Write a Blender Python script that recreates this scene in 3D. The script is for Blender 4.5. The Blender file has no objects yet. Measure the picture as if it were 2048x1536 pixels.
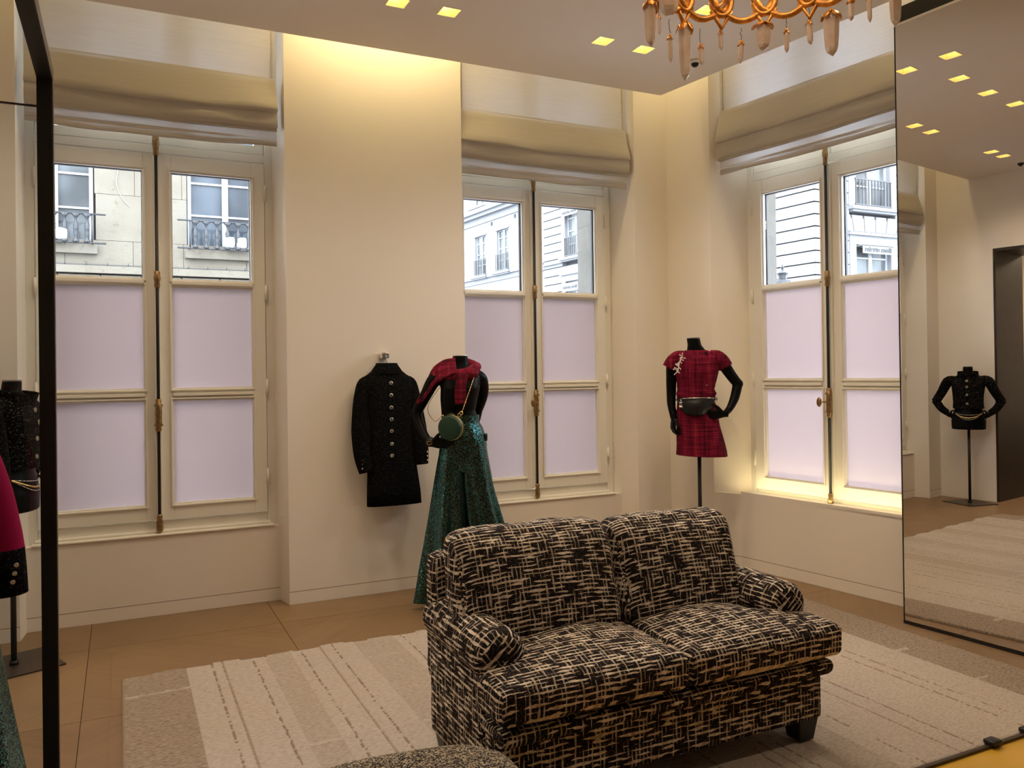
import bpy, bmesh, math, random
from mathutils import Vector, Matrix, noise as mnoise
random.seed(7)
PI = math.pi
S = bpy.context.scene
COL = S.collection
# ---------------------------------------------------------------- camera
cd = bpy.data.cameras.new('camera'); cam = bpy.data.objects.new('camera', cd); COL.objects.link(cam); S.camera = cam
YAW, PIT, ROL = 0.4499, -0.0063, -0.0137
Fw = Vector((math.sin(YAW)*math.cos(PIT), math.cos(YAW)*math.cos(PIT), -math.sin(PIT)))
R0 = Vector((math.cos(YAW), -math.sin(YAW), 0)); U0 = R0.cross(Fw)
Rt = math.cos(ROL)*R0+math.sin(ROL)*U0; Up = -math.sin(ROL)*R0+math.cos(ROL)*U0
M = Matrix((Rt, Up, -Fw)).transposed().to_4x4(); M.translation = (0, 0, 1.5); cam.matrix_world = M
cd.sensor_fit = 'HORIZONTAL'; cd.sensor_width = 36; cd.lens = 1622.2/2048*36; cd.shift_y = -34.3/2048; cd.clip_start = .05; cd.clip_end = 300
# ---------------------------------------------------------------- world, sun, exposure
W = bpy.data.worlds.new('World'); S.world = W; W.use_nodes = True
wn = W.node_tree; bg = wn.nodes['Background']; bg.inputs[0].default_value = (.86, .93, 1, 1); bg.inputs[1].default_value = 12.0
sd = bpy.data.lights.new('sun', 'SUN'); sd.energy = 2.0; sd.angle = .02; sd.color = (1, .96, .9)
sun = bpy.data.objects.new('sun', sd); COL.objects.link(sun); sun.rotation_euler = Vector((.62, 1, -.95)).to_track_quat('-Z', 'Y').to_euler()
S.view_settings.view_transform = 'Standard'; S.view_settings.look = 'None'; S.view_settings.gamma = 1; S.view_settings.use_curve_mapping = False
S.view_settings.exposure = 0.42
LAMP = 1.0
def area(name, loc, size, power, color, direction=(0, 0, -1), spread=PI, xaxis=None, shape='RECTANGLE'):
    l = bpy.data.lights.new(name, 'AREA'); l.shape = shape; l.size = size[0]; l.size_y = size[1]; l.energy = power*LAMP; l.color = color; l.spread = spread
    o = bpy.data.objects.new(name, l); COL.objects.link(o)
    d = Vector(direction).normalized(); x = Vector(xaxis or (1, 0, 0)); x = (x-x.dot(d)*d).normalized(); z = -d; y = z.cross(x)
    m = Matrix((x, y, z)).transposed().to_4x4(); m.translation = loc; o.matrix_world = m
    return o
AB = 0.1406; DB = 4.7552; YA = 5.406
nB = Vector((math.cos(AB), math.sin(AB), 0)); tB = Vector((math.sin(AB), -math.cos(AB), 0)); CB = Vector((4.038, YA, 0))
def PB(s, off=0, z=0): return CB+tB*s+nB*off+Vector((0, 0, z))
WARM = (1, .80, .56)
COVE = (1, .80, .40)
area('cove_lamp_back', (1.60, 5.15, 4.12), (1.1, .05), 10, COVE, (0, .10, -1))
area('cove_lamp_blinds', (1.6, 5.12, 4.16), (4.8, .04), 5, COVE, (0, .10, -1))
area('cove_lamp_right', PB(.35, -.2, 4.16), (.6, .05), 2, COVE, (0, 0, -1), xaxis=tB)
area('cove_lamp_mirror', PB(3.3, -.2, 4.16), (2.6, .05), 12, COVE, (0, 0, -1), xaxis=tB)
area('far_room_lamp', (-3, 4.2, 3.3), (1.2, 1.2), 60, WARM)

# ---------------------------------------------------------------- helpers
def tag(o, label=None, cat=None, group=None, kind=None):
    if label: o['label'] = label
    if cat: o['category'] = cat
    if group: o['group'] = group
    if kind: o['kind'] = kind
    return o
def empty(name, loc=(0, 0, 0), rz=0, parent=None):
    o = bpy.data.objects.new(name, None); COL.objects.link(o); o.location = loc; o.rotation_euler = (0, 0, rz); o.empty_display_size = .1
    if parent: o.parent = parent
    return o
def obj(name, bm, mat, parent=None, smooth=False, uv=False, auto=None):
    me = bpy.data.meshes.new(name)
    bmesh.ops.recalc_face_normals(bm, faces=bm.faces)
    if smooth:
        for f in bm.faces: f.smooth = True
    if uv:
        l = bm.loops.layers.uv.verify()
        for f in bm.faces:
            n = f.normal
            for lp in f.loops:
                c = lp.vert.co
                if abs(n.x) > .72: lp[l].uv = (c.y, c.z)
                else: lp[l].uv = (c.x, c.z+c.y*1.0)
    bm.to_mesh(me); bm.free()
    if mat: me.materials.append(mat)
    o = bpy.data.objects.new(name, me); COL.objects.link(o)
    if parent: o.parent = parent
    if auto:
        m = o.modifiers.new('b', 'BEVEL'); m.width = auto; m.segments = 2; m.limit_method = 'ANGLE'
    return o
def B(): return bmesh.new()
def box(bm, x0, x1, y0, y1, z0, z1):
    v = [bm.verts.new((x, y, z)) for z in (z0, z1) for y in (y0, y1) for x in (x0, x1)]
    for f in ((0, 1, 3, 2), (4, 6, 7, 5), (0, 4, 5, 1), (2, 3, 7, 6), (0, 2, 6, 4), (1, 5, 7, 3)): bm.faces.new([v[i] for i in f])
    return v
def prism(bm, poly, z0, z1):
    a = [bm.verts.new((p[0], p[1], z0)) for p in poly]; b = [bm.verts.new((p[0], p[1], z1)) for p in poly]
    n = len(poly); bm.faces.new(a[::-1]); bm.faces.new(b)
    for i in range(n): bm.faces.new((a[i], a[(i+1) % n], b[(i+1) % n], b[i]))
def loft(bm, rings, cap=True, closed=True):
    R = [[bm.verts.new(p) for p in r] for r in rings]
    n = len(R[0])
    for a, b in zip(R, R[1:]):
        for i in range(n if closed else n-1):
            j = (i+1) % n; bm.faces.new((a[i], a[j], b[j], b[i]))
    if cap and closed: bm.faces.new(R[0][::-1]); bm.faces.new(R[-1])
def ering(cx, cy, z, rx, ry, n=32, fold=None, tilt=0, sq=1.0):
    out = []
    for i in range(n):
        a = 2*PI*i/n; c, s = math.cos(a), math.sin(a)
        if sq != 1: c = math.copysign(abs(c)**sq, c); s = math.copysign(abs(s)**sq, s)
        k = 1+(fold(a, z) if fold else 0)
        out.append((cx+rx*k*c, cy+ry*k*s, z+tilt*rx*c))
    return out
def tube(bm, pts, rad, n=10, flat=1.0, up=None, cap=True):
    pts = [Vector(p) for p in pts]; rad = rad if hasattr(rad, '__len__') else [rad]*len(pts)
    rings = []; prev = Vector(up) if up else None
    for i, p in enumerate(pts):
        t = (pts[min(i+1, len(pts)-1)]-pts[max(i-1, 0)]).normalized()
        if prev is None: prev = Vector((0, 0, 1)) if abs(t.z) < .9 else Vector((1, 0, 0))
        u = (prev-prev.dot(t)*t)
        if u.length < 1e-4: u = Vector((0, 1, 0))-t.y*t
        u.normalize(); prev = u; v = t.cross(u)
        rings.append([p+(u*math.cos(2*PI*k/n)*flat+v*math.sin(2*PI*k/n))*rad[i] for k in range(n)])
    loft(bm, rings, cap)
def spline(pts, sub=6):
    P = [Vector(p) for p in pts]; out = []
    for i in range(len(P)-1):
        p0, p1, p2, p3 = P[max(i-1, 0)], P[i], P[i+1], P[min(i+2, len(P)-1)]
        for k in range(sub):
            t = k/sub
            out.append(.5*((2*p1)+(-p0+p2)*t+(2*p0-5*p1+4*p2-p3)*t*t+(-p0+3*p1-3*p2+p3)*t**3))
    out.append(P[-1]); return out
def lerps(vals, sub=6):
    out = []
    for a, b in zip(vals, vals[1:]): out += [a+(b-a)*k/sub for k in range(sub)]
    return out+[vals[-1]]
def ball(bm, c, r, u=10, v=8):
    if not hasattr(r, '__len__'): r = (r, r, r)
    bmesh.ops.create_uvsphere(bm, u_segments=u, v_segments=v, radius=1, matrix=Matrix.Translation(c) @ Matrix.Diagonal((*r, 1)))
def cyl(bm, a, b, r, r2=None, n=12): tube(bm, [a, b], [r, r if r2 is None else r2], n)
def rbox(x0, x1, y0, y1, z0, z1, r=.03, cuts=10, crown=(0, 0, 0), wob=0, fn=None, seed=0):
    """soft upholstered box: rounded edges, crowned faces, slight wrinkles"""
    bm = B(); bmesh.ops.create_cube(bm, size=2)
    bmesh.ops.subdivide_edges(bm, edges=bm.edges, cuts=cuts, use_grid_fill=True)
    c = Vector(((x0+x1)/2, (y0+y1)/2, (z0+z1)/2)); h = Vector(((x1-x0)/2, (y1-y0)/2, (z1-z0)/2))
    r = min(r, min(h)*.999)
    for v in bm.verts:
        q = v.co.copy()
        # denser grid near the edges
        q = Vector([math.sin(a*PI/2) for a in q])
        p = Vector([q[i]*h[i] for i in range(3)])
        inner = Vector([max(-h[i]+r, min(h[i]-r, p[i])) for i in range(3)])
        d = p-inner
        if d.length > 1e-6: p = inner+d.normalized()*r
        k = [(1-q[i]**2) for i in range(3)]
        p.z += crown[2]*k[0]*k[1]*(1 if q.z > 0 else -.3)*abs(q.z)
        p.y += crown[1]*k[0]*k[2]*q.y
        p.x += crown[0]*k[1]*k[2]*q.x
        p += c
        if wob:
            p += mnoise.noise_vector(Vector((p.x*9+seed, p.y*9, p.z*9)))*wob
        if fn: p = fn(p)
        v.co = p
    return bm
# ---------------------------------------------------------------- materials
class NT:
    def __init__(s, name):
        s.m = bpy.data.materials.new(name); s.m.use_nodes = True; s.nt = s.m.node_tree; s.p = s.nt.nodes['Principled BSDF']
    def n(s, t, ins=None, **kw):
        nd = s.nt.nodes.new('ShaderNode'+t)
        for k, v in kw.items(): setattr(nd, k, v)
        for k, v in (ins or {}).items():
            if isinstance(v, bpy.types.NodeSocket): s.nt.links.new(v, nd.inputs[k])
            else: nd.inputs[k].default_value = v
        return nd
    def link(s, a, b): s.nt.links.new(a, b)
    def set(s, **kw):
        for k, v in kw.items():
            k = k.replace('_', ' ')
            if isinstance(v, bpy.types.NodeSocket): s.link(v, s.p.inputs[k])
            else: s.p.inputs[k].default_value = v
    def math(s, op, a, b=0, c=None):
        d = {0: a, 1: b}
        if c is not None: d[2] = c
        return s.n('Math', d, operation=op).outputs[0]
    def mix(s, f, a, b, mode='MIX'):
        nd = s.n('Mix', None, data_type='RGBA', blend_type=mode)
        for i, v in ((0, f), (6, a), (7, b)):
            if isinstance(v, bpy.types.NodeSocket): s.link(v, nd.inputs[i])
            else: nd.inputs[i].default_value = v
        return nd.outputs[2]
    def ramp(s, f, stops):
        nd = s.n('ValToRGB', {0: f}); cr = nd.color_ramp
        while len(cr.elements) < len(stops): cr.elements.new(.5)
        for e, (p, c) in zip(cr.elements, stops): e.position = p; e.color = (*c, 1) if len(c) == 3 else c
        return nd.outputs[0]
    def bump(s, h, strength=.3, dist=.002):
        b = s.n('Bump', {'Height': h, 'Strength': strength, 'Distance': dist}); s.link(b.outputs[0], s.p.inputs['Normal'])
def c4(c): return (*c, 1)
def plain(name, col, rough=.5, metal=0, spec=.5, bump=None, var=0, vscale=4, **kw):
    t = NT(name); tc = t.n('TexCoord').outputs['Object']
    if var:
        nz = t.n('TexNoise', {'Vector': tc, 'Scale': vscale, 'Detail': 5}).outputs[0]
        col2 = tuple(min(1, c*(1-var)) for c in col); col3 = tuple(min(1, c*(1+var)) for c in col)
        t.set(Base_Color=t.ramp(nz, [(.3, col2), (.7, col3)]))
    else: t.set(Base_Color=c4(col))
    t.set(Roughness=rough, Metallic=metal); t.p.inputs['Specular IOR Level'].default_value = spec
    if bump:
        nz = t.n('TexNoise', {'Vector': tc, 'Scale': bump[0], 'Detail': 4}).outputs[0]; t.bump(nz, bump[1], bump[2])
    for k, v in kw.items(): t.set(**{k: v})
    return t.m
PAINT = plain('wall_paint', (.80, .735, .655), .75, spec=.2, bump=(6, .05, .01), var=.015, vscale=1.2)
CEIL = plain('ceiling_paint', (.82, .74, .67), .8, spec=.15, bump=(60, .05, .002))
FRAMEP = plain('window_paint', (.80, .765, .69), .45, spec=.35, bump=(30, .04, .002))
BLACKM = plain('black_metal', (.012, .011, .011), .45, spec=.4)
BRONZE = plain('bronze_metal', (.055, .038, .03), .42, metal=.4)
CHROME = plain('chrome', (.75, .75, .75), .12, metal=1)
BRASS = plain('aged_brass', (.30, .19, .09), .38, metal=.85, var=.35, vscale=60, bump=(120, .4, .003))
GOLD = plain('gold_leaf', (.72, .33, .07), .34, metal=.75, var=.30, vscale=40, bump=(70, .5, .003))
GOLDC = plain('pale_gold', (.85, .62, .25), .25, metal=1)
SILVER = plain('silver', (.8, .78, .74), .22, metal=1)
BODY = plain('mannequin_black', (.003, .003, .0033), .40, spec=.10)
CAPG = plain('neck_cap_grey', (.16, .15, .15), .35)
CAPW = plain('neck_cap_white', (.75, .76, .78), .25)
JERSEY = plain('black_jersey', (.004, .004, .0045), .9, spec=.06, bump=(300, .3, .001))
LEATHER = plain('black_leather', (.006, .006, .0065), .42, spec=.3, bump=(250, .3, .001))
GREEN = plain('green_leather', (.005, .036, .021), .45, spec=.35, bump=(400, .5, .001), var=.15, vscale=60)
RUBBER = plain('black_gasket', (.01, .011, .014), .5)
DARKWOOD = plain('dark_wood', (.020, .011, .007), .45, var=.3, vscale=8)
IRON = plain('iron', (.012, .013, .016), .5, metal=.1)
WHITEP = plain('exterior_white_paint', (.17, .174, .182), .5)
FACADE = plain('white_facade', (.125, .128, .135), .8, var=.03, vscale=2)
JOINT = plain('facade_joint', (.04, .043, .052), .9)
CABLE = plain('wire', (.25, .22, .19), .5)
ZINC = plain('zinc', (.35, .38, .42), .5)
def stone():
    t = NT('limestone'); tc = t.n('TexCoord').outputs['Object']
    n1 = t.n('TexNoise', {'Vector': tc, 'Scale': 1.3, 'Detail': 6}).outputs[0]
    n2 = t.n('TexNoise', {'Vector': tc, 'Scale': 9, 'Detail': 8, 'Roughness': .75}).outputs[0]
    base = t.ramp(n1, [(.3, (.080, .068, .051)), (.55, (.100, .088, .068)), (.75, (.094, .090, .078))])
    pits = t.ramp(n2, [(.58, (1, 1, 1)), (.66, (.55, .48, .38))])
    t.set(Base_Color=t.mix(1.0, base, pits, 'MULTIPLY'), Roughness=.9); t.bump(n2, .6, .02)
    return t.m
STONE = stone(); REVEAL = plain('reveal_stone', (.13, .122, .107), .9, var=.12, vscale=5, bump=(12, .4, .02))
def darkglass(name, col=(.10, .13, .17)):
    t = NT(name); tc = t.n('TexCoord').outputs['Object']
    nz = t.n('TexNoise', {'Vector': tc, 'Scale': .9, 'Detail': 2}).outputs[0]
    t.set(Base_Color=t.ramp(nz, [(.35, tuple(c*.5 for c in col)), (.65, tuple(c*1.8 for c in col))]), Roughness=.06); t.p.inputs['Specular IOR Level'].default_value = .12
    return t.m
DGLASS = darkglass('exterior_window_glass', (.030, .036, .044))
PGLASS = darkglass('exterior_pale_glass', (.050, .055, .058))
def clear_glass():
    t = NT('clear_glass'); nt = t.nt
    tr = t.n('BsdfTransparent', {'Color': (.96, .98, 1, 1)}); gl = t.n('BsdfGlossy', {'Roughness': .02, 'Color': (1, 1, 1, 1)})
    fr = t.n('Fresnel', {'IOR': 1.35}).outputs[0]
    mx = t.n('MixShader', {0: fr, 1: tr.outputs[0], 2: gl.outputs[0]}); t.link(mx.outputs[0], nt.nodes['Material Output'].inputs[0])
    return t.m
GLASS = clear_glass()
def translucent(name, col, tcol, f, rough=.9, alpha_mix=0, weave=None):
    t = NT(name); nt = t.nt
    d = t.n('BsdfDiffuse', {'Color': c4(col), 'Roughness': .5}); tl = t.n('BsdfTranslucent', {'Color': c4(tcol)})
    if weave:
        tc = t.n('TexCoord').outputs['Object']; mp = t.n('Mapping', {'Vector': tc, 'Scale': weave}).outputs[0]
        nz = t.n('TexNoise', {'Vector': mp, 'Scale': 1, 'Detail': 4}).outputs[0]
        cc = t.ramp(nz, [(.3, tuple(c*.93 for c in col)), (.7, col)]); t.link(cc, d.inputs[0])
        b = t.n('Bump', {'Height': nz, 'Strength': .25, 'Distance': .003}); t.link(b.outputs[0], d.inputs['Normal'])
    mx = t.n('MixShader', {0: f, 1: d.outputs[0], 2: tl.outputs[0]})
    t.link(mx.outputs[0], nt.nodes['Material Output'].inputs[0])
    return t.m
FROST = translucent('frosted_film', (.62, .57, .58), (.52, .464, .474), .55)
BLINDF = translucent('blind_linen', (.93, .86, .73), (.30, .30, .315), .38, weave=(4, 4, 90))
CRYSTAL = NT('rock_crystal')
_tc = CRYSTAL.n('TexCoord').outputs['Object']; _nz = CRYSTAL.n('TexNoise', {'Vector': _tc, 'Scale': 18, 'Detail': 6, 'Roughness': .7}).outputs[0]
CRYSTAL.set(Base_Color=CRYSTAL.ramp(_nz, [(.3, (.85, .66, .50)), (.7, (.98, .88, .78))]), Roughness=.14); CRYSTAL.p.inputs['Transmission Weight'].default_value = .30; CRYSTAL.p.inputs['IOR'].default_value = 1.45
CRYSTAL.p.inputs['Subsurface Weight'].default_value = .0
CRYSTAL.bump(_nz, .5, .006); CRYSTAL = CRYSTAL.m
MIRROR = plain('mirror_glass', (.80, .78, .745), .004, metal=1)
def emis(name, col, st):
    t = NT(name); t.set(Base_Color=c4(col), Emission_Color=c4(col)); t.p.inputs['Emission Strength'].default_value = st; return t.m
BULB = emis('lamp_bulb', (1, .93, .8), 14)
LED = emis('led_strip', (1, .84, .45), 14)
POT = plain('lamp_housing', (.80, .66, .27), .35, metal=.2)
def tweed():
    """cream yarn floats woven over a near-black ground, in cloth coordinates (metres)"""
    t = NT('black_cream_tweed'); uv = t.n('UVMap').outputs[0]
    dn = t.n('TexNoise', {'Vector': uv, 'Scale': 11, 'Detail': 2}, noise_dimensions='2D')
    off = t.n('VectorMath', {0: dn.outputs['Color'], 1: (.5, .5, .5)}, operation='SUBTRACT').outputs[0]
    off = t.n('VectorMath', {0: off, 'Scale': .0075}, operation='SCALE').outputs[0]
    dn2 = t.n('TexNoise', {'Vector': uv, 'Scale': 70, 'Detail': 1}, noise_dimensions='2D')
    off2 = t.n('VectorMath', {0: dn2.outputs['Color'], 1: (.5, .5, .5)}, operation='SUBTRACT').outputs[0]
    off2 = t.n('VectorMath', {0: off2, 'Scale': .0035}, operation='SCALE').outputs[0]
    p = t.n('VectorMath', {0: uv, 1: off}, operation='ADD').outputs[0]; p = t.n('VectorMath', {0: p, 1: off2}, operation='ADD').outputs[0]
    sx = t.n('SeparateXYZ', {0: p}); u, v = sx.outputs[0], sx.outputs[1]
    def streak(sc, seed):
        m = t.n('Mapping', {'Vector': p, 'Scale': sc, 'Location': (seed, seed*1.7, 0)}).outputs[0]
        return t.n('TexNoise', {'Vector': m, 'Scale': 1, 'Detail': 1.5}, noise_dimensions='2D').outputs[0]
    # weft floats
    fv = t.math('FRACT', t.math('MULTIPLY', v, 50)); tri = t.math('ABSOLUTE', t.math('SUBTRACT', fv, .5))
    s1 = streak((14, 50, 1), 3.1)
    weft = t.math('LESS_THAN', t.math('ADD', tri, t.math('MULTIPLY', t.math('SUBTRACT', s1, .5), -1.05)), .118)
    # warp threads
    fu = t.math('FRACT', t.math('MULTIPLY', u, 62)); tru = t.math('ABSOLUTE', t.math('SUBTRACT', fu, .5))
    s2 = streak((62, 11, 1), 9.2)
    warp = t.math('LESS_THAN', t.math('ADD', tru, t.math('MULTIPLY', t.math('SUBTRACT', s2, .5), -1.1)), .045)
    # cell holes stay black
    any_ = t.math('MAXIMUM', weft, t.math('MULTIPLY', warp, .62))
    fl = t.n('TexNoise', {'Vector': p, 'Scale': 120, 'Detail': 2}, noise_dimensions='2D')
    dark = t.ramp(fl.outputs[0], [(.42, (.008, .008, .010)), (.60, (.018, .016, .018)), (.68, (.14, .06, .025)), (.74, (.02, .03, .06))])
    lv = streak((40, 40, 1), 5.5)
    cream = t.ramp(lv, [(.3, (.40, .31, .22)), (.55, (.66, .56, .45)), (.8, (.80, .72, .60))])
    t.set(Base_Color=t.mix(any_, dark, cream), Roughness=.9); t.p.inputs['Specular IOR Level'].default_value = .1
    t.bump(any_, .7, .004)
    return t.m
TWEED = tweed()
def boucle():
    t = NT('boucle_speckle'); tc = t.n('TexCoord').outputs['Object']
    a = t.n('TexVoronoi', {'Vector': tc, 'Scale': 260}).outputs['Color']; g = t.n('SeparateColor', {0: a}).outputs[0]
    t.set(Base_Color=t.ramp(g, [(.42, (.015, .012, .010)), (.56, (.16, .12, .08)), (.78, (.50, .42, .31))]), Roughness=.95)
    n = t.n('TexNoise', {'Vector': tc, 'Scale': 180, 'Detail': 3}).outputs[0]; t.bump(n, 1, .006); return t.m
BOUCLE = boucle()
def plaid(name, base, dark, light, sc=46, rnd=.5):
    t = NT(name); tc = t.n('TexCoord').outputs['Object']
    dn = t.n('TexNoise', {'Vector': tc, 'Scale': 30, 'Detail': 2}); off = t.n('VectorMath', {0: dn.outputs['Color'], 'Scale': .008}, operation='SCALE').outputs[0]
    p = t.n('VectorMath', {0: tc, 1: off}, operation='ADD').outputs[0]
    def st(scale, seed):
        m = t.n('Mapping', {'Vector': p, 'Scale': scale, 'Location': (seed, seed, seed)}).outputs[0]
        return t.n('TexNoise', {'Vector': m, 'Scale': 1, 'Detail': 3}).outputs[0]
    h = st((4, 4, sc*2.6), 2.3); v = st((sc*1.7, sc*.6, 2.2), 6.1); vb = st((sc*.4, 6, 1.2), 8.8)
    k = t.math('ADD', t.math('MULTIPLY', h, .45), t.math('ADD', t.math('MULTIPLY', v, .35), t.math('MULTIPLY', vb, .3)))
    t.set(Base_Color=t.ramp(k, [(.42, dark), (.52, tuple((a+b)/2 for a, b in zip(base, dark))), (.60, base), (.72, light)]), Roughness=.9)
    t.p.inputs['Specular IOR Level'].default_value = .1; t.bump(h, .5, .003); return t.m
REDT = plaid('crimson_tweed', (.17, .006, .026), (.018, .003, .008), (.24, .028, .04))
SCARFM = plaid('red_scarf_plaid', (.20, .009, .032), (.03, .009, .012), (.24, .06, .04), 30)
MAGENTA = plain('magenta_wool', (.30, .006, .06), .85, spec=.1, bump=(200, .5, .002))
def blacktweed(name, speck=.12, sc=150):
    t = NT(name); tc = t.n('TexCoord').outputs['Object']
    a = t.n('TexVoronoi', {'Vector': t.n('Mapping', {'Vector': tc, 'Scale': (1, 1, 1.6)}).outputs[0], 'Scale': sc}); g = t.n('SeparateColor', {0: a.outputs['Color']}).outputs[0]
    t.set(Base_Color=t.ramp(g, [(.6, (.003, .003, .0035)), (.9, (.006, .006, .0065)), (.95, (speck, speck*.95, speck*.9))]), Roughness=.9); t.p.inputs['Specular IOR Level'].default_value = .06
    n = t.n('TexNoise', {'Vector': tc, 'Scale': sc*.8, 'Detail': 3}).outputs[0]; t.bump(n, 1, .006); return t.m
BTWEED = blacktweed('black_boucle', .035, 260)
JTWEED = blacktweed('black_grey_tweed', .085, 170)
def sequin():
    t = NT('teal_sequins'); tc = t.n('TexCoord').outputs['Object']
    vo = t.n('TexVoronoi', {'Vector': tc, 'Scale': 330}); se = t.n('SeparateColor', {0: vo.outputs['Color']})
    geo = t.n('NewGeometry').outputs['Normal']
    rn = t.n('VectorMath', {0: vo.outputs['Color'], 1: (.5, .5, .5)}, operation='SUBTRACT').outputs[0]
    rn = t.n('VectorMath', {0: rn, 'Scale': .55}, operation='SCALE').outputs[0]
    nn = t.n('VectorMath', {0: t.n('VectorMath', {0: geo, 1: rn}, operation='ADD').outputs[0]}, operation='NORMALIZE').outputs[0]
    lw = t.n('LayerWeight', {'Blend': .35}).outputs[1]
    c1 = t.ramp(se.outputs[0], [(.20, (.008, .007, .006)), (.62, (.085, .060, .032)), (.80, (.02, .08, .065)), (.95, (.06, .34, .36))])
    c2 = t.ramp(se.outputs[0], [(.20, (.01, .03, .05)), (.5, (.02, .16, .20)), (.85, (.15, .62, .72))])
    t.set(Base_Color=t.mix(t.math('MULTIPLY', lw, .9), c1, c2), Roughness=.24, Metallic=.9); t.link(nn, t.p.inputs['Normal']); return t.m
SEQ = sequin()
def oak():
    t = NT('pale_oak'); tc = t.n('TexCoord').outputs['Object']; inf = t.n('ObjectInfo').outputs['Random']
    ds = t.n('VectorRotate', {'Vector': tc, 'Angle': .785}).outputs[0]
    br = t.n('TexBrick', {'Vector': ds, 'Scale': 1, 'Mortar Size': .0, 'Brick Width': .5, 'Row Height': .16, 'Color1': (.0, 0, 0, 1), 'Color2': (1, 1, 1, 1)}).outputs[0]
    gr = t.n('TexNoise', {'Vector': t.n('Mapping', {'Vector': ds, 'Scale': (3, 30, 3)}).outputs[0], 'Scale': 1, 'Detail': 5}).outputs[0]
    k = t.math('ADD', t.math('MULTIPLY', br, .22), t.math('ADD', t.math('MULTIPLY', gr, .6), t.math('MULTIPLY', inf, .2)))
    t.set(Base_Color=t.ramp(k, [(.2, (.185, .108, .052)), (.8, (.265, .165, .085))]), Roughness=.36); t.p.inputs['Specular IOR Level'].default_value = .35
    return t.m
OAK = oak()
def rugmat():
    t = NT('rug_wool'); tc = t.n('TexCoord').outputs['Object']; at = t.n('Attribute', attribute_name='tone').outputs['Fac']
    n1 = t.n('TexNoise', {'Vector': t.n('Mapping', {'Vector': tc, 'Scale': (45, 170, 10)}).outputs[0], 'Scale': 1, 'Detail': 3}).outputs[0]
    n2 = t.n('TexNoise', {'Vector': tc, 'Scale': 3, 'Detail': 2}).outputs[0]
    pale = t.ramp(n1, [(.30, (.36, .30, .25)), (.55, (.47, .405, .35)), (.8, (.52, .46, .40))])
    beige = t.ramp(n1, [(.34, (.20, .150, .112)), (.50, (.31, .245, .19)), (.7, (.38, .31, .25))])
    dark = (.24, .19, .155, 1)
    c = t.mix(t.math('MINIMUM', at, 1.0), pale, beige)
    c = t.mix(t.math('GREATER_THAN', at, 1.5), c, dark)
    t.set(Base_Color=c, Roughness=.95); t.p.inputs['Specular IOR Level'].default_value = .05; t.bump(n1, .8, .004); return t.m
RUG = rugmat()

# ================================================================ ROOM SHELL
Z1 = 4.25   # top of the light slots
ZC = 3.594
bm = B()
prism(bm, [(-.95, YA), (-.53, YA), (-.505, YA+.25), (-.475, YA+.30), (-.475, 6.04), (-.95, 6.04)], 0, Z1)
prism(bm, [(.98, YA), (2.229, YA), (2.205, YA+.25), (2.21, YA+.30), (2.21, 6.04), (.905, 6.04), (.905, YA+.30), (.935, YA+.25)], 0, Z1)
prism(bm, [(3.72, YA), (4.06, YA), (4.45, YA), (4.45, 6.04), (3.6, 6.04), (3.6, YA+.30), (3.635, YA+.25)], 0, Z1)
for a, b in ((-.53, .98), (2.229, 3.72)):
    box(bm, a, b, YA+.163, 6.04, 0, .50)
wall_back = tag(obj('wall_back', bm, PAINT), kind='structure')
# exterior stone lining of the openings, seen through the glass
for i, rc in enumerate((.215, 2.905)):
    bm = B()
    for sx in (-1, 1): box(bm, rc+sx*.690, rc+sx*.76, YA+.36, 6.10, .3, 4.3)
    box(bm, rc-.76, rc+.76, YA+.30, 6.14, .30, .53)
    tag(obj('trim_%d' % (i+1), bm, REVEAL), kind='structure')
# right wall, in its own slanted frame
bm = B()
P = lambda s, o: tuple(PB(s, o)[:2])
prism(bm, [P(-.02, .0), P(.46, 0), P(.625, .235), P(.655, .30), P(.655, .50), P(-.02, .50)], 0, Z1)
prism(bm, [P(2.24, 0), P(9.5, 0), P(9.5, .50), P(2.04, .50), P(2.04, .30), P(2.07, .235)], 0, Z1)
prism(bm, [P(.46, 0), P(.647, .085), P(2.24, .085), P(2.24, .50), P(.46, .50)], 0, .555)
tag(obj('wall_right', bm, PAINT), kind='structure')
bm = B()
for s0, s1 in ((.60, .657), (2.037, 2.10)): prism(bm, [P(s0, .36), P(s1, .36), P(s1, .53), P(s0, .53)], .3, 4.3)
tag(obj('trim_3', bm, REVEAL), kind='structure')
bm = B(); prism(bm, [(-.8, YA), (-.8, 4.81), (-1.5, 4.81), (-1.5, YA)], 0, Z1)
prism(bm, [(-.8, 1.9), (-.8, -3), (-1.5, -3), (-1.5, 1.9)], 0, Z1); prism(bm, [(-.8, 4.81), (-.8, 1.9), (-1.5, 1.9), (-1.5, 4.81)], 2.784, Z1)
tag(obj('wall_left', bm, PAINT), kind='structure')
bm = B(); box(bm, -1.5, 5.6, -3.2, -3.0, 0, Z1); tag(obj('wall_front', bm, PAINT), kind='structure')
bm = B(); box(bm, -4.9, 6.2, -3.2, 6.4, Z1, Z1+.25); tag(obj('ceiling', bm, CEIL), kind='structure')
# room behind the doorway
bm = B(); box(bm, -4.9, -4.7, -.5, 6.3, 0, Z1); box(bm, -4.7, -1.5, 6.04, 6.2, 0, Z1); box(bm, -4.7, -1.5, -.5, -.3, 0, Z1)
tag(obj('wall_beyond', bm, PAINT), kind='structure')
bm = B(); box(bm, -.803, -1.502, 4.785, 4.808, 0, 2.782); box(bm, -.803, -1.502, 1.902, 1.925, 0, 2.782); box(bm, -.803, -1.502, 1.925, 4.785, 2.755, 2.781)
tag(obj('door_1', bm, DARKWOOD), kind='structure')
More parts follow.
